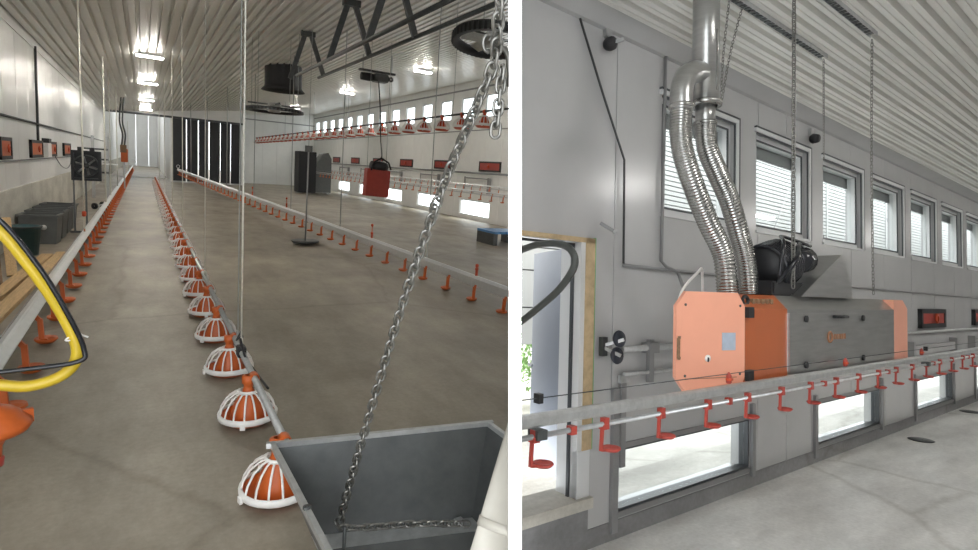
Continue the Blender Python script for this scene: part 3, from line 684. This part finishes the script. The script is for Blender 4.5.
chain('steel_chain', 'short run of chain lying across the hopper ledge', [(.495, 1.565, .665), (.51, 1.56, .645), (.6, 1.55, .625), (.75, 1.54, .60), (.96, 1.5, .565)], .036, .021, .0036, None, .3)
chain('steel_chain', 'short vertical chain end at the divider edge above the long chain', [(.622, 1.0, 1.97), (.620, 1.0, 1.91), (.616, 1.0, 1.83)], .034, .019, .0036, None, .3)
o = thing('chain_hook', 'steel hook joining chains at the top near the divider', 'hook', (.585, 1.0, 2.0))
MB().tube(spline([(.0, 0, .02), (.02, 0, .012), (.045, 0, -.0), (.06, .01, -.03), (.07, .02, -.06)]), .006, 7).build('shank', 'chain_steel', o)
MB().tube([(.0+math.cos(t)*.012, 0, .01+math.sin(t)*.016) for t in [2*math.pi*k/12 for k in range(12)]], .004, 6, closed=True).build('eye', 'chain_steel', o)
o = thing('chain_peg', 'small upright steel peg on the hopper ledge holding the chain', 'peg', (.515, 1.545, .505))
MB().tube([(0, 0, -.03), (0, 0, .15)], .006, 8).build('rod', 'galv_dark', o)
o = thing('downpipe', 'cream plastic feed pipe slanting down beside the hopper', 'pipe', (0, 0, 0))
MB().tube([V(1.10, 1.30, 1.34), V(.648, 1.02, .50)], .075, 28).build('pipe', 'cream_pipe', o, CLIP_L)
MB().tube([V(.8238, 1.1288, .8288), V(.813, 1.1222, .8086)], .0775, 28).build('seam_ring', 'cream_pipe', o, CLIP_L)
# blue pallet bench
o = thing('blue_pallet', 'low blue plastic pallet on the hall floor near the divider', 'pallet', (8.15, 12.55, 0), 0)
cl = (CLIP_L[0]-V(8.15, 12.55, 0), CLIP_L[1])
for k in range(5): MB().box((-.45+k*.19, -.4, .3), (-.45+k*.19+.16, .5, .36)).build('slat', 'blue', o, cl)
for sx in (-.4, .38):
    MB().box((sx-.06, -.38, 0), (sx+.06, .48, .3)).build('runner', 'galv_dark', o, cl)

# ================================================================== HEATER ROOM (own frame: x across, wall at -2.43, y along the wall)
IN_RIGHT = True
XW, ZR = -2.43, 3.36
struct(MB().prism([(XW-.1, 1.2), (-1.2, .2), (3, .2), (3, 30), (XW-.1, 30)], -.15, 0).build('floor', 'floor_heater', None, CLIP_R), 'smooth pale grey concrete floor of the heater room')
rc = struct(empty('ceiling'), 'white ribbed steel ceiling over the heater')
for i in range(6):
    m = MB(); xa = XW+.16+i*1.0; prof = []
    for k in range(9):
        x = xa+k/9; p = 1/9
        for dx, dz in ((0, .055), (.26, .055), (.31, 0), (.58, 0), (.60, .01), (.66, .01), (.68, 0), (.95, 0)): prof.append((x+dx*p, ZR+dz+(x+dx*p-XW)*.05))
    prof.append((xa+1, ZR+.055+(xa+1-XW)*.05)); n = len(prof)
    m.add([(x, .2, z) for x, z in prof]+[(x, 30, z) for x, z in prof], [(j, j+1, n+j+1, n+j) for j in range(n-1)])
    m.add([(xa, .2, ZR+.3), (xa+1, .2, ZR+.35), (xa+1, 30, ZR+.35), (xa, 30, ZR+.3)], [(0, 1, 2, 3)])
    m.build('ceiling_sheet', 'ceiling_steel', rc, CLIP_R)
MB().prism([(XW, ZR-.02), (XW+.04, ZR-.02), (XW+.17, ZR+.035), (XW+.17, ZR+.2), (XW, ZR+.2)], 1.5, 30, lambda u, v, t: (u, t, v)).build('ceiling_flashing', 'grey_panel', rc, CLIP_R)
wh = struct(empty('wall_heater'), 'grey-white panel wall carrying the windows and the heater')
UPR = [(3.44+1.385*k, 4.46+1.385*k, 2.19, 3.06) for k in range(14)]
LOR = [(3.0+3.04*k, 4.72+3.04*k, .17, .575) for k in range(7)]
DOOR = (1.55, 2.66, .30, 1.93)
jj = [1.7, 2.92]+[2.92+2.03*.5*k for k in range(1, 26)]
jj = [1.7, 2.93, 4.86, 5.40, 5.93]+[5.93+1.01*k for k in range(1, 24)]
panel_wall(wh, 'grey_panel', XW-.16, XW, jj, 0, ZR+.1, UPR+LOR+[DOOR], CLIP_R, .004)
for k, (y0, y1, z0, z1) in enumerate(UPR):
    wn += 1; window(wn, XW, y0, y1, z0, z1, 1, clip=CLIP_R, fw_=.06)['label'] = 'high white-framed window above the heater side, %s from the door' % nth(k)
    cs = MB(); e = .035
    for q in (((XW, y0-e, z1), (XW+.022, y1+e, z1+e)), ((XW, y1, z0-.012), (XW+.022, y1+e, z1)), ((XW, y0-.012, z0-.02), (XW+.014, y1+e, z0))): cs.box(*q)
    tr = struct(empty('trim_%d' % (20+k)), 'white casing of the %s high window from the door' % nth(k))
    cs.build('casing', 'frame_white', tr, CLIP_R)
    g = MB(); g.box((XW, y0-e, z1+e), (XW+.024, y1+e+.016, z1+e+.016)).box((XW, y1+e, z0-.012), (XW+.024, y1+e+.016, z1+e)).box((XW, y0, z1-.016), (XW+.010, y1, z1)).box((XW, y1-.016, z0), (XW+.010, y1, z1-.016))
    g.build('gasket', 'frame_dark', tr, CLIP_R)
    MB().box((XW-.15, y0, z1-.17), (XW-.13, y1, z1)).build('blind_box', 'conduit', tr, CLIP_R)
for k, (y0, y1, z0, z1) in enumerate(LOR):
    wn += 1; window(wn, XW, y0, y1, z0, z1, 1, fr='frame_dark', dark=False, clip=CLIP_R, fw_=.016, dep=.0)['label'] = 'low wide floor-level window, %s from the door' % nth(k)
for k, (y0, y1, z0, z1) in enumerate(LOR):
    tr = struct(empty('trim_%d' % (3+k)), 'grey surround of the %s low window from the door' % nth(k))
    m = MB()
    m.box((XW, y0-.07, .05), (XW+.025, y0-.01, .98 if k == 0 else .66)); m.box((XW, y1+.01, .1), (XW+.03, y1+.06, .70)).box((XW, y0-.07, z1), (XW+.012, y1+.05, z1+.035)).box((XW, y0-.07, z0-.035), (XW+.012, y1+.05, z0))
    m.build('surround', 'conduit', tr, CLIP_R)
# doorway with foam-edged frame, open leaf, outside
dr = struct(empty('door_1'), 'open doorway with raw timber and foam edge at the divider')
MB().box((XW-.16, 2.60, .30), (XW+.015, 2.66, 1.93)).build('door_frame', 'frame_white', dr, CLIP_R)
MB().box((XW-.0, 2.64, .62), (XW+.02, 2.725, 1.945)).build('foam_edge', 'foam', dr, CLIP_R)
MB().box((XW-.0, 1.6, 1.915), (XW+.02, 2.725, 1.945)).build('foam_edge', 'foam', dr, CLIP_R)
MB().box((XW-.0, 2.725, .62), (XW+.018, 2.735, 1.95)).build('green_strip', 'green', dr, CLIP_R)
MB().box((XW-.02, 2.60, .30), (XW+.02, 2.71, .62)).build('door_jamb', 'frame_white', dr, CLIP_R)
MB().box((XW-.2, 1.6, .27), (XW+.05, 2.72, .335)).build('sill', 'plinth', dr, CLIP_R)
MB().box((XW-.06, 2.585, .33), (XW-.04, 2.60, 1.91)).build('gasket', 'frame_dark', dr, CLIP_R)
MB().box((XW-.06, 1.6, 1.895), (XW-.04, 2.60, 1.91)).build('gasket', 'frame_dark', dr, CLIP_R)
lf = thing('door_leaf', 'pale blue-grey door leaf swung open outside the doorway', 'door', (-2.62, 2.77, .3), R(-24))
MB().box((-.80, -.03, .02), (-.02, .03, 1.6)).build('leaf', 'leaf_blue', lf)
MB().box((-.02, -.04, .0), (.05, .04, 1.62)).build('hinge_stile', 'frame_white', lf)
MB().bar((-.74, -.07, .72), (-.66, -.07, .72), .02, .02).build('handle', 'galv', lf)
# outside: veranda slab and roof louvres
struct(MB().prism([(-14, 1.0), (XW-.16, 1.0), (XW-.16, 34), (-14, 34)], -.25, -.02).build('ground', 'yard', None, CLIP_R), 'pale concrete outside the heater room windows')
struct(MB().box((XW-.7, 1.5, -.02), (XW-.16, 34, .08)).build('kerb', 'yard', None, CLIP_R), 'concrete kerb outside the low windows')
lv = tag(empty('veranda_screen', (0, 0, 0)), 'white horizontal louvre screen outside the high windows', 'screen')
zz = [1.10, 1.45, 1.8, 2.02, 2.12, 2.25, 2.42]+[2.5+.058*k for k in range(34)]
for k, (za, zb) in enumerate(zip(zz[:-1], zz[1:])):
    MB().box((XW-1.52, 2.5, za), (XW-1.49, 34, zb-.012)).build('slat', 'slat', lv, CLIP_R)
MB().box((XW-1.54, 2.5, 1.1), (XW-1.525, 34, 4.4)).build('backing', 'slat_gap', lv, CLIP_R)
for k in range(10): MB().box((XW-1.56, 4.6+2.77*k, -.02), (XW-1.48, 4.66+2.77*k, 4.0)).build('post', 'slat', lv, CLIP_R)
for k in range(6):
    y = 5.0+1.385*k; a, b = ((y, 2.95), (y+.75, 1.95)) if k % 2 == 0 else ((y, 1.95), (y+.75, 2.95))
    tag(MB().tube([(XW-.75, a[0], a[1]), (XW-.75, b[0], b[1])], .005, 5).build('brace_wire', 'conduit', None, CLIP_R), 'thin diagonal brace wire outside the high windows, %s from the door' % nth(k), 'wire', 'brace wires')
sh = thing('shrub', 'green shrub outside the doorway left of the open door leaf', 'shrub', (-5.85, 5.5, -.02))
m = MB()
for k in range(700):
    a, b, c = random.gauss(0, 1), random.gauss(0, 1), random.gauss(0, 1); n_ = math.sqrt(a*a+b*b+c*c)+1e-6; q = random.uniform(.6, 1)
    p = V(a/n_*.36*q, b/n_*.36*q, .85+c/n_*.75*q); mx = Matrix.Translation(p) @ Matrix.Rotation(random.uniform(0, 6), 4, 'Z') @ Matrix.Rotation(random.uniform(0, 3), 4, 'X')
    m.add([mx @ V(0, -.045, 0), mx @ V(.025, 0, .01), mx @ V(0, .045, 0), mx @ V(-.025, 0, .01)], [(0, 1, 2, 3)])
f_ = m.build('foliage', 'grass', sh); f_['kind'] = 'stuff'
MB().tube([(0, 0, 0), (.02, 0, .5), (0, .02, 1.1)], [.03, .02, .01], 7).build('stem', 'wood_dark', sh)
bb = struct(empty('baseboard_heater'), 'dark concrete plinth along the foot of the heater wall')
MB().box((XW, 2.72, 0), (XW+.006, 30, .12)).build('plinth', 'plinth_dark', bb, CLIP_R)
MB().box((XW, 1.6, 0), (XW+.008, 2.72, .27)).build('plinth', 'plinth_dark', bb, CLIP_R)
# rods and services on the wall
def pipe_thing(name, label, cat, pts, r, m='conduit', n=7, grp=None): return tag(MB().tube(pts, r, n).build(name, m, None, CLIP_R), label, cat, grp)
xs = XW+.025
pipe_thing('pull_rod', 'thin dark rod slanting down the wall left of the vent pipe', 'rod', [(xs, 2.53, 3.33), (xs, 2.76, 2.9), (xs, 2.99, 2.5), (xs, 3.0, 1.80)], .008, 'dark_steel')
pipe_thing('wall_conduit', 'upright grey conduit left of the first high window', 'conduit', [(xs, 3.44, 3.34), (xs, 3.42, 1.84), (xs+.01, 3.47, 1.80), (xs+.04, 3.56, 1.77), (xs+.05, 3.62, 1.66), (xs+.05, 3.63, 1.55)], .013)
pipe_thing('wall_conduit', 'long level grey conduit under the high windows', 'conduit', [(xs, 3.0, 1.79), (xs, 4.17, 1.77), (xs, 14, 1.70), (xs, 24, 1.68)], .011)
pipe_thing('heater_pipe', 'level grey pipe behind the heater beside the black wheels', 'pipe', [(xs+.03, 2.96, 1.235), (xs+.03, 6.5, 1.235)], .022, 'galv')
pipe_thing('heater_pipe', 'lower thin grey pipe behind the heater door', 'pipe', [(xs+.02, 3.0, 1.07), (xs+.02, 6.5, 1.06)], .014, 'galv')
pipe_thing('wall_pipe', 'grey pipe right of the heater under the red inlet', 'pipe', [(xs+.03, 6.4, 1.22), (xs+.03, 24, 1.18)], .018, 'galv')
o = thing('pipe_clamp', 'small grey clamp joining the two pipes left of the heater', 'clamp', (xs, 3.28, 1.05))
MB().bar((.02, 0, -.05), (.02, 0, .24), .05, .03).build('plate', 'conduit', o); MB().box((-.01, -.06, .15), (.06, .05, .22)).build('jaw', 'conduit', o)
o = thing('wall_plate', 'grey flat bracket under the pipes left of the heater', 'bracket', (xs, 3.03, 1.06)); MB().box((-.015, -.05, -.05), (.01, .06, .0)).build('plate', 'galv', o); MB().box((-.015, -.03, -.6), (.005, .02, -.05)).build('strip', 'conduit', o)
o = thing('pulley_pair', 'two dark blue wheels on a bracket left of the heater', 'pulley', (xs, 2.82, 1.26))
for dy, dz in ((.05, .05), (.03, -.055)): MB().lathe([(.012, 0), (.05, 0), (.055, .012), (.05, .024), (.012, .024)], 18, (.07, dy, dz), (1, 0, .1)).build('wheel', 'pulley', o)
MB().bar((.0, -.03, .0), (.12, .05, .05), .02, .02).build('axle', 'galv', o); MB().bar((.0, -.03, 0), (.12, .02, -.05), .02, .02).build('axle', 'galv', o); MB().box((0, -.05, -.06), (.03, 0, .06)).build('bracket', 'galv_dark', o)
o = thing('wall_lamp', 'round black fitting high on the wall near the ceiling', 'wall fitting', (xs, 2.80, 3.24))
MB().lathe([(1e-3, 0), (.04, 0), (.046, .02), (.044, .05), (.024, .06), (1e-3, .06)], 20, (0, 0, 0), (1, -.25, -.2)).build('body', 'black', o)
MB().bar((.05, .01, .0), (.09, .05, .02), .03, .02).build('spout', 'galv', o); MB().box((-.02, -.03, .05), (.01, .03, .12)).build('mount', 'galv', o)
o = thing('wall_lamp', 'small dark fitting under the ceiling above the second window', 'wall fitting', (xs, 5.88, 3.20))
MB().lathe([(1e-3, 0), (.04, 0), (.05, .02), (.04, .07), (1e-3, .075)], 16, (0, 0, 0), (1, -.2, -.2)).build('body', 'black', o); MB().box((-.02, -.03, .03), (.01, .03, .1)).build('mount', 'galv', o)
o = thing('wall_hook', 'small grey hook bracket above the doorway corner', 'hook', (xs, 2.79, 2.03)); MB().bar((0, -.03, .02), (.06, .03, -.03), .025, .02).build('arm', 'conduit', o); MB().lathe([(1e-3, 0), (.016, 0), (.016, .02), (1e-3, .02)], 10, (.06, .035, -.035), (1, 0, 0)).build('tip', 'galv', o)
for k in range(4):
    y = 9.76+2.75*k
    shutter(XW, y, 1.39, 1.12, .26, 1, 'red-flapped black air inlet on the heater wall, %s from the heater' % nth(k), 'red')
for k in range(3):
    o = thing('cable_tray', 'low grey tray with dark end brackets under the red inlet, %s from the heater' % nth(k), 'tray', (xs, 8.72+3.0*k, .93), 0, 'wall trays')
    MB().box((-.02, 0, .0), (.05, 1.98, .11)).build('tray', 'grey_panel', o)
    for y in (0, 1.96): MB().box((-.02, y-.03, -.03), (.07, y+.03, .17)).build('end_bracket', 'conduit', o)

# ------------------------------------------------ flue: vertical steel pipe and two flexible ducts
X0 = -1.60
o = thing('flue_pipe', 'thick vertical steel flue pipe rising through the ceiling', 'pipe', (X0, 2.64, 2.60))
MB().tube([(0, 0, 0), (0, 0, .9)], .068, 28).build('pipe', 'stainless', o)
MB().lathe([(.06, -.01), (.082, -.008), (.085, .012), (.07, .02)], 28).build('collar', 'duct', o)
MB().tube([(0, 0, -.12), (0, 0, .01)], .05, 24).build('spigot', 'stainless', o)
MB().tube(spline([(0, 0, .16), (0, -.1, .15), (0, -.18, .10), (0, -.215, .02), (0, -.215, -.08)], 5), .056, 20).build('elbow', 'stainless', o)
MB().lathe([(.055, 0), (.064, .004), (.064, .02), (.055, .024)], 24, (0, -.215, -.07)).build('clamp_ring', 'duct', o)
MB().lathe([(.05, 0), (.06, .004), (.06, .016), (.05, .02)], 24, (0, 0, -.11)).build('clamp_ring', 'duct', o)
MB().bar((.068, -.01, .06), (.068, -.01, .38), .008, .01).build('seam', 'duct', o)
def flex(path, r, label):
    pts = spline(path, 46); m = MB(); n = len(pts)
    m.tube(pts, [r*(1.0 if k % 4 in (0, 1) else .925) for k in range(n)], 18)
    return tag(m.build('flex_duct', 'duct'), label, 'duct', 'flexible ducts')
flex([(X0, 2.425, 2.54), (X0, 2.42, 2.40), (X0, 2.46, 2.28), (X0, 2.56, 2.13), (X0, 2.68, 1.98), (X0+.02, 2.79, 1.82), (X0+.04, 2.80, 1.618)], .055, 'left corrugated flexible duct dropping from the flue to the heater')
flex([(X0, 2.64, 2.50), (X0, 2.66, 2.38), (X0, 2.76, 2.26), (X0, 2.88, 2.13), (X0, 2.99, 1.95), (X0+.02, 3.03, 1.80), (X0+.04, 3.03, 1.618)], .055, 'right corrugated flexible duct dropping from the flue to the heater')
# ------------------------------------------------ heater
h = thing('gas_heater', 'long hanging heater cabinet with orange ends and steel side', 'heater', (-1.35, 2.58, 1.19))
DX, HY, HZ2 = -.36, 2.30, .425
ch = .07
def hprism(y0, y1, name, m, e=0, par=None):
    # section across: front top edge chamfered
    return MB().prism([(DX-e, -e), (e, -e), (e, HZ2-ch), (-ch, HZ2+e), (DX+ch, HZ2+e), (DX-e, HZ2-ch)], y0, y1, lambda u, v, t: (u, t, v)).build(name, m, par or h)
hprism(.0, .43, 'end_section', 'orange_paint')
hprism(.43, 2.02, 'body', 'stainless')
MB().prism([(2.02, 0), (2.30, 0), (2.30, HZ2-.06), (2.20, HZ2), (2.02, HZ2)], DX, 0, lambda u, v, t: (t, u, v)).build('end_section', 'orange_lit', h)
MB().box((-.005, .435, .03), (.01, 1.98, HZ2-.09)).build('side_panel', 'stainless', h)
for y, z in ((.62, HZ2-.12), (1.42, HZ2-.12), (.62, .06), (1.42, .06)): MB().lathe([(1e-3, 0), (.018, 0), (.018, .012), (1e-3, .012)], 12, (.008, y, z), (1, 0, 0)).build('screw', 'black', h)
MB().tube([(.01, .98, HZ2-.11), (.035, .98, HZ2-.11), (.035, 1.12, HZ2-.11), (.01, 1.12, HZ2-.11)], .009, 7).build('handle', 'black', h)
MB().tube([(.012, .93+math.cos(t)*.028, .2+math.sin(t)*.028) for t in [2*math.pi*k/16 for k in range(16)]], .007, 6, closed=True).build('emblem_ring', 'logo_brown', h)
for k in range(5): MB().box((.01, .99+k*.035, .185), (.013, 1.012+k*.035, .215)).build('emblem_letter', 'logo_brown', h)
MB().tube([(-.03+.0, .06+math.cos(t)*.026, HZ2-.03+math.sin(t)*.02) for t in [2*math.pi*k/14 for k in range(14)]], .009, 6, closed=True).build('emblem_ring', 'black', h)
for k in range(5): MB().box((-.045, .12+k*.045, HZ2-.045), (-.022, .145+k*.045, HZ2-.02)).build('emblem_letter', 'wood_dark', h)
# swung-open end door, hinged at the near corner
dw = MB(); dn = math.atan2(-.39, -.105)
DWD, c_ = .405, .055
door_mx = Matrix.Translation((.005, -.01, -.005)) @ Matrix.Rotation(dn, 4, 'Z')
door = dw.prism([(0, c_*.8), (c_*.4, 0), (DWD-c_, -.012), (DWD, c_), (DWD, HZ2-c_), (DWD-c_, HZ2+.01), (c_*.8, HZ2+.01), (0, HZ2-c_)], -.02, .0, lambda u, v, t: tuple(door_mx @ V(u, t, v))).build('door', 'orange_lit', h)
MB().bar(door_mx @ V(DWD+.004, .02, .14), door_mx @ V(DWD+.004, .02, .23), .010, .010).bar(door_mx @ V(DWD-.02, .0, .14), door_mx @ V(DWD+.006, .024, .14), .010, .010).bar(door_mx @ V(DWD-.02, 0, .23), door_mx @ V(DWD+.006, .024, .23), .010, .010).build('door_handle', 'wood_dark', door)
MB().box((.05, 0.0, .045), (DWD-.05, .002, .048), door_mx).build('door_seam', 'logo_brown', door)
MB().box((.06, 0.0, .17), (.14, .003, .25), door_mx).build('sticker', 'sticker', door)
MB().lathe([(1e-3, 0), (.016, 0), (.016, .004), (1e-3, .004)], 14, door_mx @ V(.225, .0, .135), door_mx.to_3x3() @ V(0, 1, 0)).build('keyhole_plate', 'white_plastic', door)
MB().box((.221, .002, .12), (.229, .006, .14), door_mx).build('keyhole', 'black', door)
for u, z in ((.03, .06), (DWD-.05, .06), (DWD-.05, HZ2-.05), (.03, HZ2-.05)): MB().lathe([(1e-3, 0), (.006, 0), (.006, .003), (1e-3, .003)], 8, door_mx @ V(u, 0, z), door_mx.to_3x3() @ V(0, 1, 0)).build('rivet', 'dark_steel', door)
for z in (.02, HZ2-.11): MB().box((-.0, .0, z), (.02, .05, z+.05)).build('hinge', 'black', h)
# blower on top with steel deflector
bl = MB(); bl.lathe([(1e-3, -.02), (.11, -.02), (.13, .02), (.13, .16), (.10, .2), (1e-3, .2)], 20, (-.2, .60, HZ2+.15), (0, 1, .25)); bl.build('blower', 'black', h)
m = MB()
for k in range(9): m.lathe([(.13, 0), (.145, .004), (.145, .012), (.13, .016)], 20, V(-.2, .58+k*.022, HZ2+.145+.0055*k), (0, 1, .25))
m.build('blower_fins', 'black_gloss', h)
MB().box((-.3, .45, HZ2), (-.08, 1.0, HZ2+.08)).build('blower_base', 'black', h, bevel=.01)
MB().tube(spline([(-.1, .5, HZ2+.05), (-.03, .6, HZ2+.2), (-.1, .8, HZ2+.30), (-.2, 1.12, HZ2+.26)]), .014, 7).tube(spline([(-.05, .45, HZ2+.1), (-.05, .5, HZ2+.28), (-.15, .7, HZ2+.34), (-.1, .95, HZ2+.3)]), .01, 7).build('blower_cable', 'black_gloss', h)
MB().lathe([(1e-3, 0), (.07, 0), (.075, .1), (1e-3, .12)], 14, (-.12, .82, HZ2+.2), (0, 1, .2)).build('blower_motor', 'black_gloss', h)
MB().prism([(.66, 0), (1.40, 0), (1.27, .25), (1.21, .262)], -.30, -.03, lambda u, v, t: (t, u, v+HZ2)).build('deflector', 'stainless', h)
pipe_thing('gas_tube', 'white bent tube behind the heater door', 'tube', spline([(-1.75, 2.62, 1.45), (-1.74, 2.66, 1.62), (-1.72, 2.78, 1.73), (-1.72, 2.82, 1.74), (-1.72, 2.83, 1.6)]), .008, 'white_plastic')
# ceiling rails and chains that carry the heater
for k, (x, y0, y1) in enumerate(((-1.70, 2.9, 4.38), (-1.355, 3.3, 4.28))):
    o = thing('ceiling_rail', 'slotted steel rail on the heater room ceiling, %s the wall' % ('nearer to' if k == 0 else 'farther from'), 'rail', (x, y0, ZR+(x-XW)*.05-.03), 0, 'slotted ceiling rails')
    m = MB(); L = y1-y0
    m.box((-.022, 0, .026), (.022, L, .03)).box((-.022, 0, 0), (-.019, L, .03)).box((.019, 0, 0), (.022, L, .03)).build('channel', 'galv', o)
    n = int(L/.05)
    for j in range(n): MB().box((-.019, j*.05, .0), (.019, j*.05+.028, .004)).build('rung', 'galv_dark', o)
zt = ZR+.02
chain('heater_chain', 'near thick chain carrying the heater', [(-1.40, 3.20, 3.40), (-1.40, 3.195, 2.5), (-1.40, 3.19, 1.66)], .036, .02, .0036, 'chains carrying the heater', .4)
chain('heater_chain', 'far thin chain carrying the heater beside the third window', [(-1.36, 4.26, 3.36), (-1.40, 4.36, 2.5), (-1.42, 4.44, 1.63)], .03, .014, .0023, 'chains carrying the heater', .4)
chain('stay_chain', 'thin chain dropping from the ceiling rail right of the flue', [(-1.70, 3.05, 3.36), (-1.72, 3.02, 3.0), (-1.72, 3.0, 2.7)], .026, .012, .0018, 'stay chains', .4)
chain('stay_chain', 'thin slanting chain beside the flue pipe', [(-1.70, 3.2, 3.36), (-1.72, 3.1, 3.05), (-1.73, 3.02, 2.72)], .026, .012, .0018, 'stay chains', .4)
chain('stay_chain', 'thin chain dropping from the end of the ceiling rail over the third window', [(-1.70, 4.36, 3.36), (-1.70, 4.36, 2.95), (-1.70, 4.36, 2.6)], .026, .012, .0018, 'stay chains', .4)
# ------------------------------------------------ drinker line across the front
XD = -1.30
o = thing('drinker_line', 'raised drinker line with red cups passing in front of the heater', 'drinker line', (XD, .3, 1.14))
L = 16.0
cl = (CLIP_R[0]-V(XD, .3, 1.14), CLIP_R[1])
MB().prism([(-.014, .040), (.014, .040), (.018, .046), (.018, .070), (.010, .078), (-.010, .078), (-.018, .070), (-.018, .046)], 0, L, lambda u, v, t: (u, t, v)).build('rail', 'galv', o, cl)
MB().tube([(0, 0, .008), (0, L, .008)], .009, 10).build('water_pipe', 'galv', o, cl)
MB().tube([(0, 0, .125), (0, L, .125)], .0018, 5).build('bird_wire', 'dark_steel', o, cl)
cupR = MB().box((-.009, -.010, -.012), (.009, .010, .018)).box((-.011, -.014, -.014), (.011, .008, .0))
cupR.bar((0, -.010, -.005), (0, -.014, -.075), .008, .009).bar((0, -.016, -.072), (0, .025, -.078), .012, .007)
cupR.lathe([(1e-3, -.082), (.022, -.081), (.029, -.074), (.027, -.070), (.018, -.074), (1e-3, -.075)], 14, (0, .03, 0))
CR_ = cupR.mesh('drinker_cup', 'red')
for k in range(42):
    q = put('drinker_cup', CR_, o); q.location = (0, 1.21+.326*k-.3, .008); q.scale = (1.2,)*3
    if k % 3 == 0: MB().box((-.012, 1.36+.326*k-.3, -.006), (.012, 1.385+.326*k-.3, .022)).build('saddle_clip', 'red', o)
for y in (1.22, 5.1): MB().box((-.012, y-.31, .11), (.012, y-.29, .14)).build('wire_clip', 'black', o); MB().box((-.024, y-.32, .0), (.024, y-.28, .03)).build('hanger_bracket', 'dark_steel', o)
for k, (y, z) in enumerate(((2.35, 1.19), (3.62, 1.19), (5.0, 1.19))):
    o = thing('line_valve', 'small red upright valve on the drinker rail, %s from the door' % nth(k), 'valve', (XD, y, 1.222), 0, 'red drinker valves')
    MB().lathe([(.006, 0), (.012, .005), (.012, .035), (.006, .045), (.003, .05)], 10).build('stem', 'red', o); MB().box((-.008, -.012, .015), (.014, .012, .025)).build('lever', 'orange_deep', o)
# dark hose loop in front of the doorway
pts = spline([(-2.0, 1.55, 1.70), (-1.72, 1.5, 1.765), (-1.58, 1.5, 1.785), (-1.46, 1.5, 1.765), (-1.425, 1.5, 1.70), (-1.50, 1.5, 1.61), (-1.62, 1.5, 1.53), (-1.74, 1.5, 1.46), (-2.0, 1.55, 1.36)], 8)
tag(MB().tube(pts, .014, 10).build('dark_hose', 'hose_dark', None, CLIP_R), 'dark hose looping in front of the open doorway', 'hose')
# floor drain covers
for k, (x, y) in enumerate(((-2.12, 8.1), (-2.25, 10.9))):
    o = thing('floor_drain', 'small dark floor drain near the wall, %s from the door' % nth(k), 'drain', (x, y, 0), 0, 'floor drains')
    MB().lathe([(1e-3, .001), (.12, .001), (.13, .006), (.12, .01), (1e-3, .008)], 20).build('cover', 'galv_dark', o); MB().box((-.09, -.006, .01), (.09, .006, .014)).build('grate_bar', 'conduit', o)
for k, y in enumerate((2.6, 7.5, 12.5, 17.5)):  # unseen lamps, added to brighten the heater room floor
    o = thing('ceiling_lamp', 'unseen ceiling lamp added to brighten the heater room, %s from the door' % nth(k), 'lamp', (1.1, y, ZR+.02), 0, 'added heater room lamps')
    MB().box((-.07, -.4, .06), (.07, .4, .1)).build('housing', 'rail_white', o); MB().box((-.06, -.39, 0), (.06, .39, .06)).build('diffuser', 'added_lamp_glow', o); MB().bar((0, .2, .1), (0, .2, .2), .02, .02).build('bracket', 'galv', o)
# out of view: opposite wall set close and near screen added to cut rear light
struct(MB().box((2.9, .2, -.15), (3.1, 30, ZR+.6)).build('wall_opposite', 'grey_panel', None, CLIP_R), 'unseen opposite wall of the heater room, set close to cut rear light')
struct(MB().box((.75, .1, -.15), (3.1, .2, ZR+.6)).build('rear_light_block', 'grey_panel', None, CLIP_R), 'unseen screen beside the camera, added to cut rear light')
struct(MB().box((XW-.2, 29.8, -.15), (3.1, 30, ZR+.6)).build('wall_end', 'grey_panel'), 'end wall of the heater room')
IN_RIGHT = False
for o in RIGHT:
    o.matrix_world = MR @ o.matrix_basis
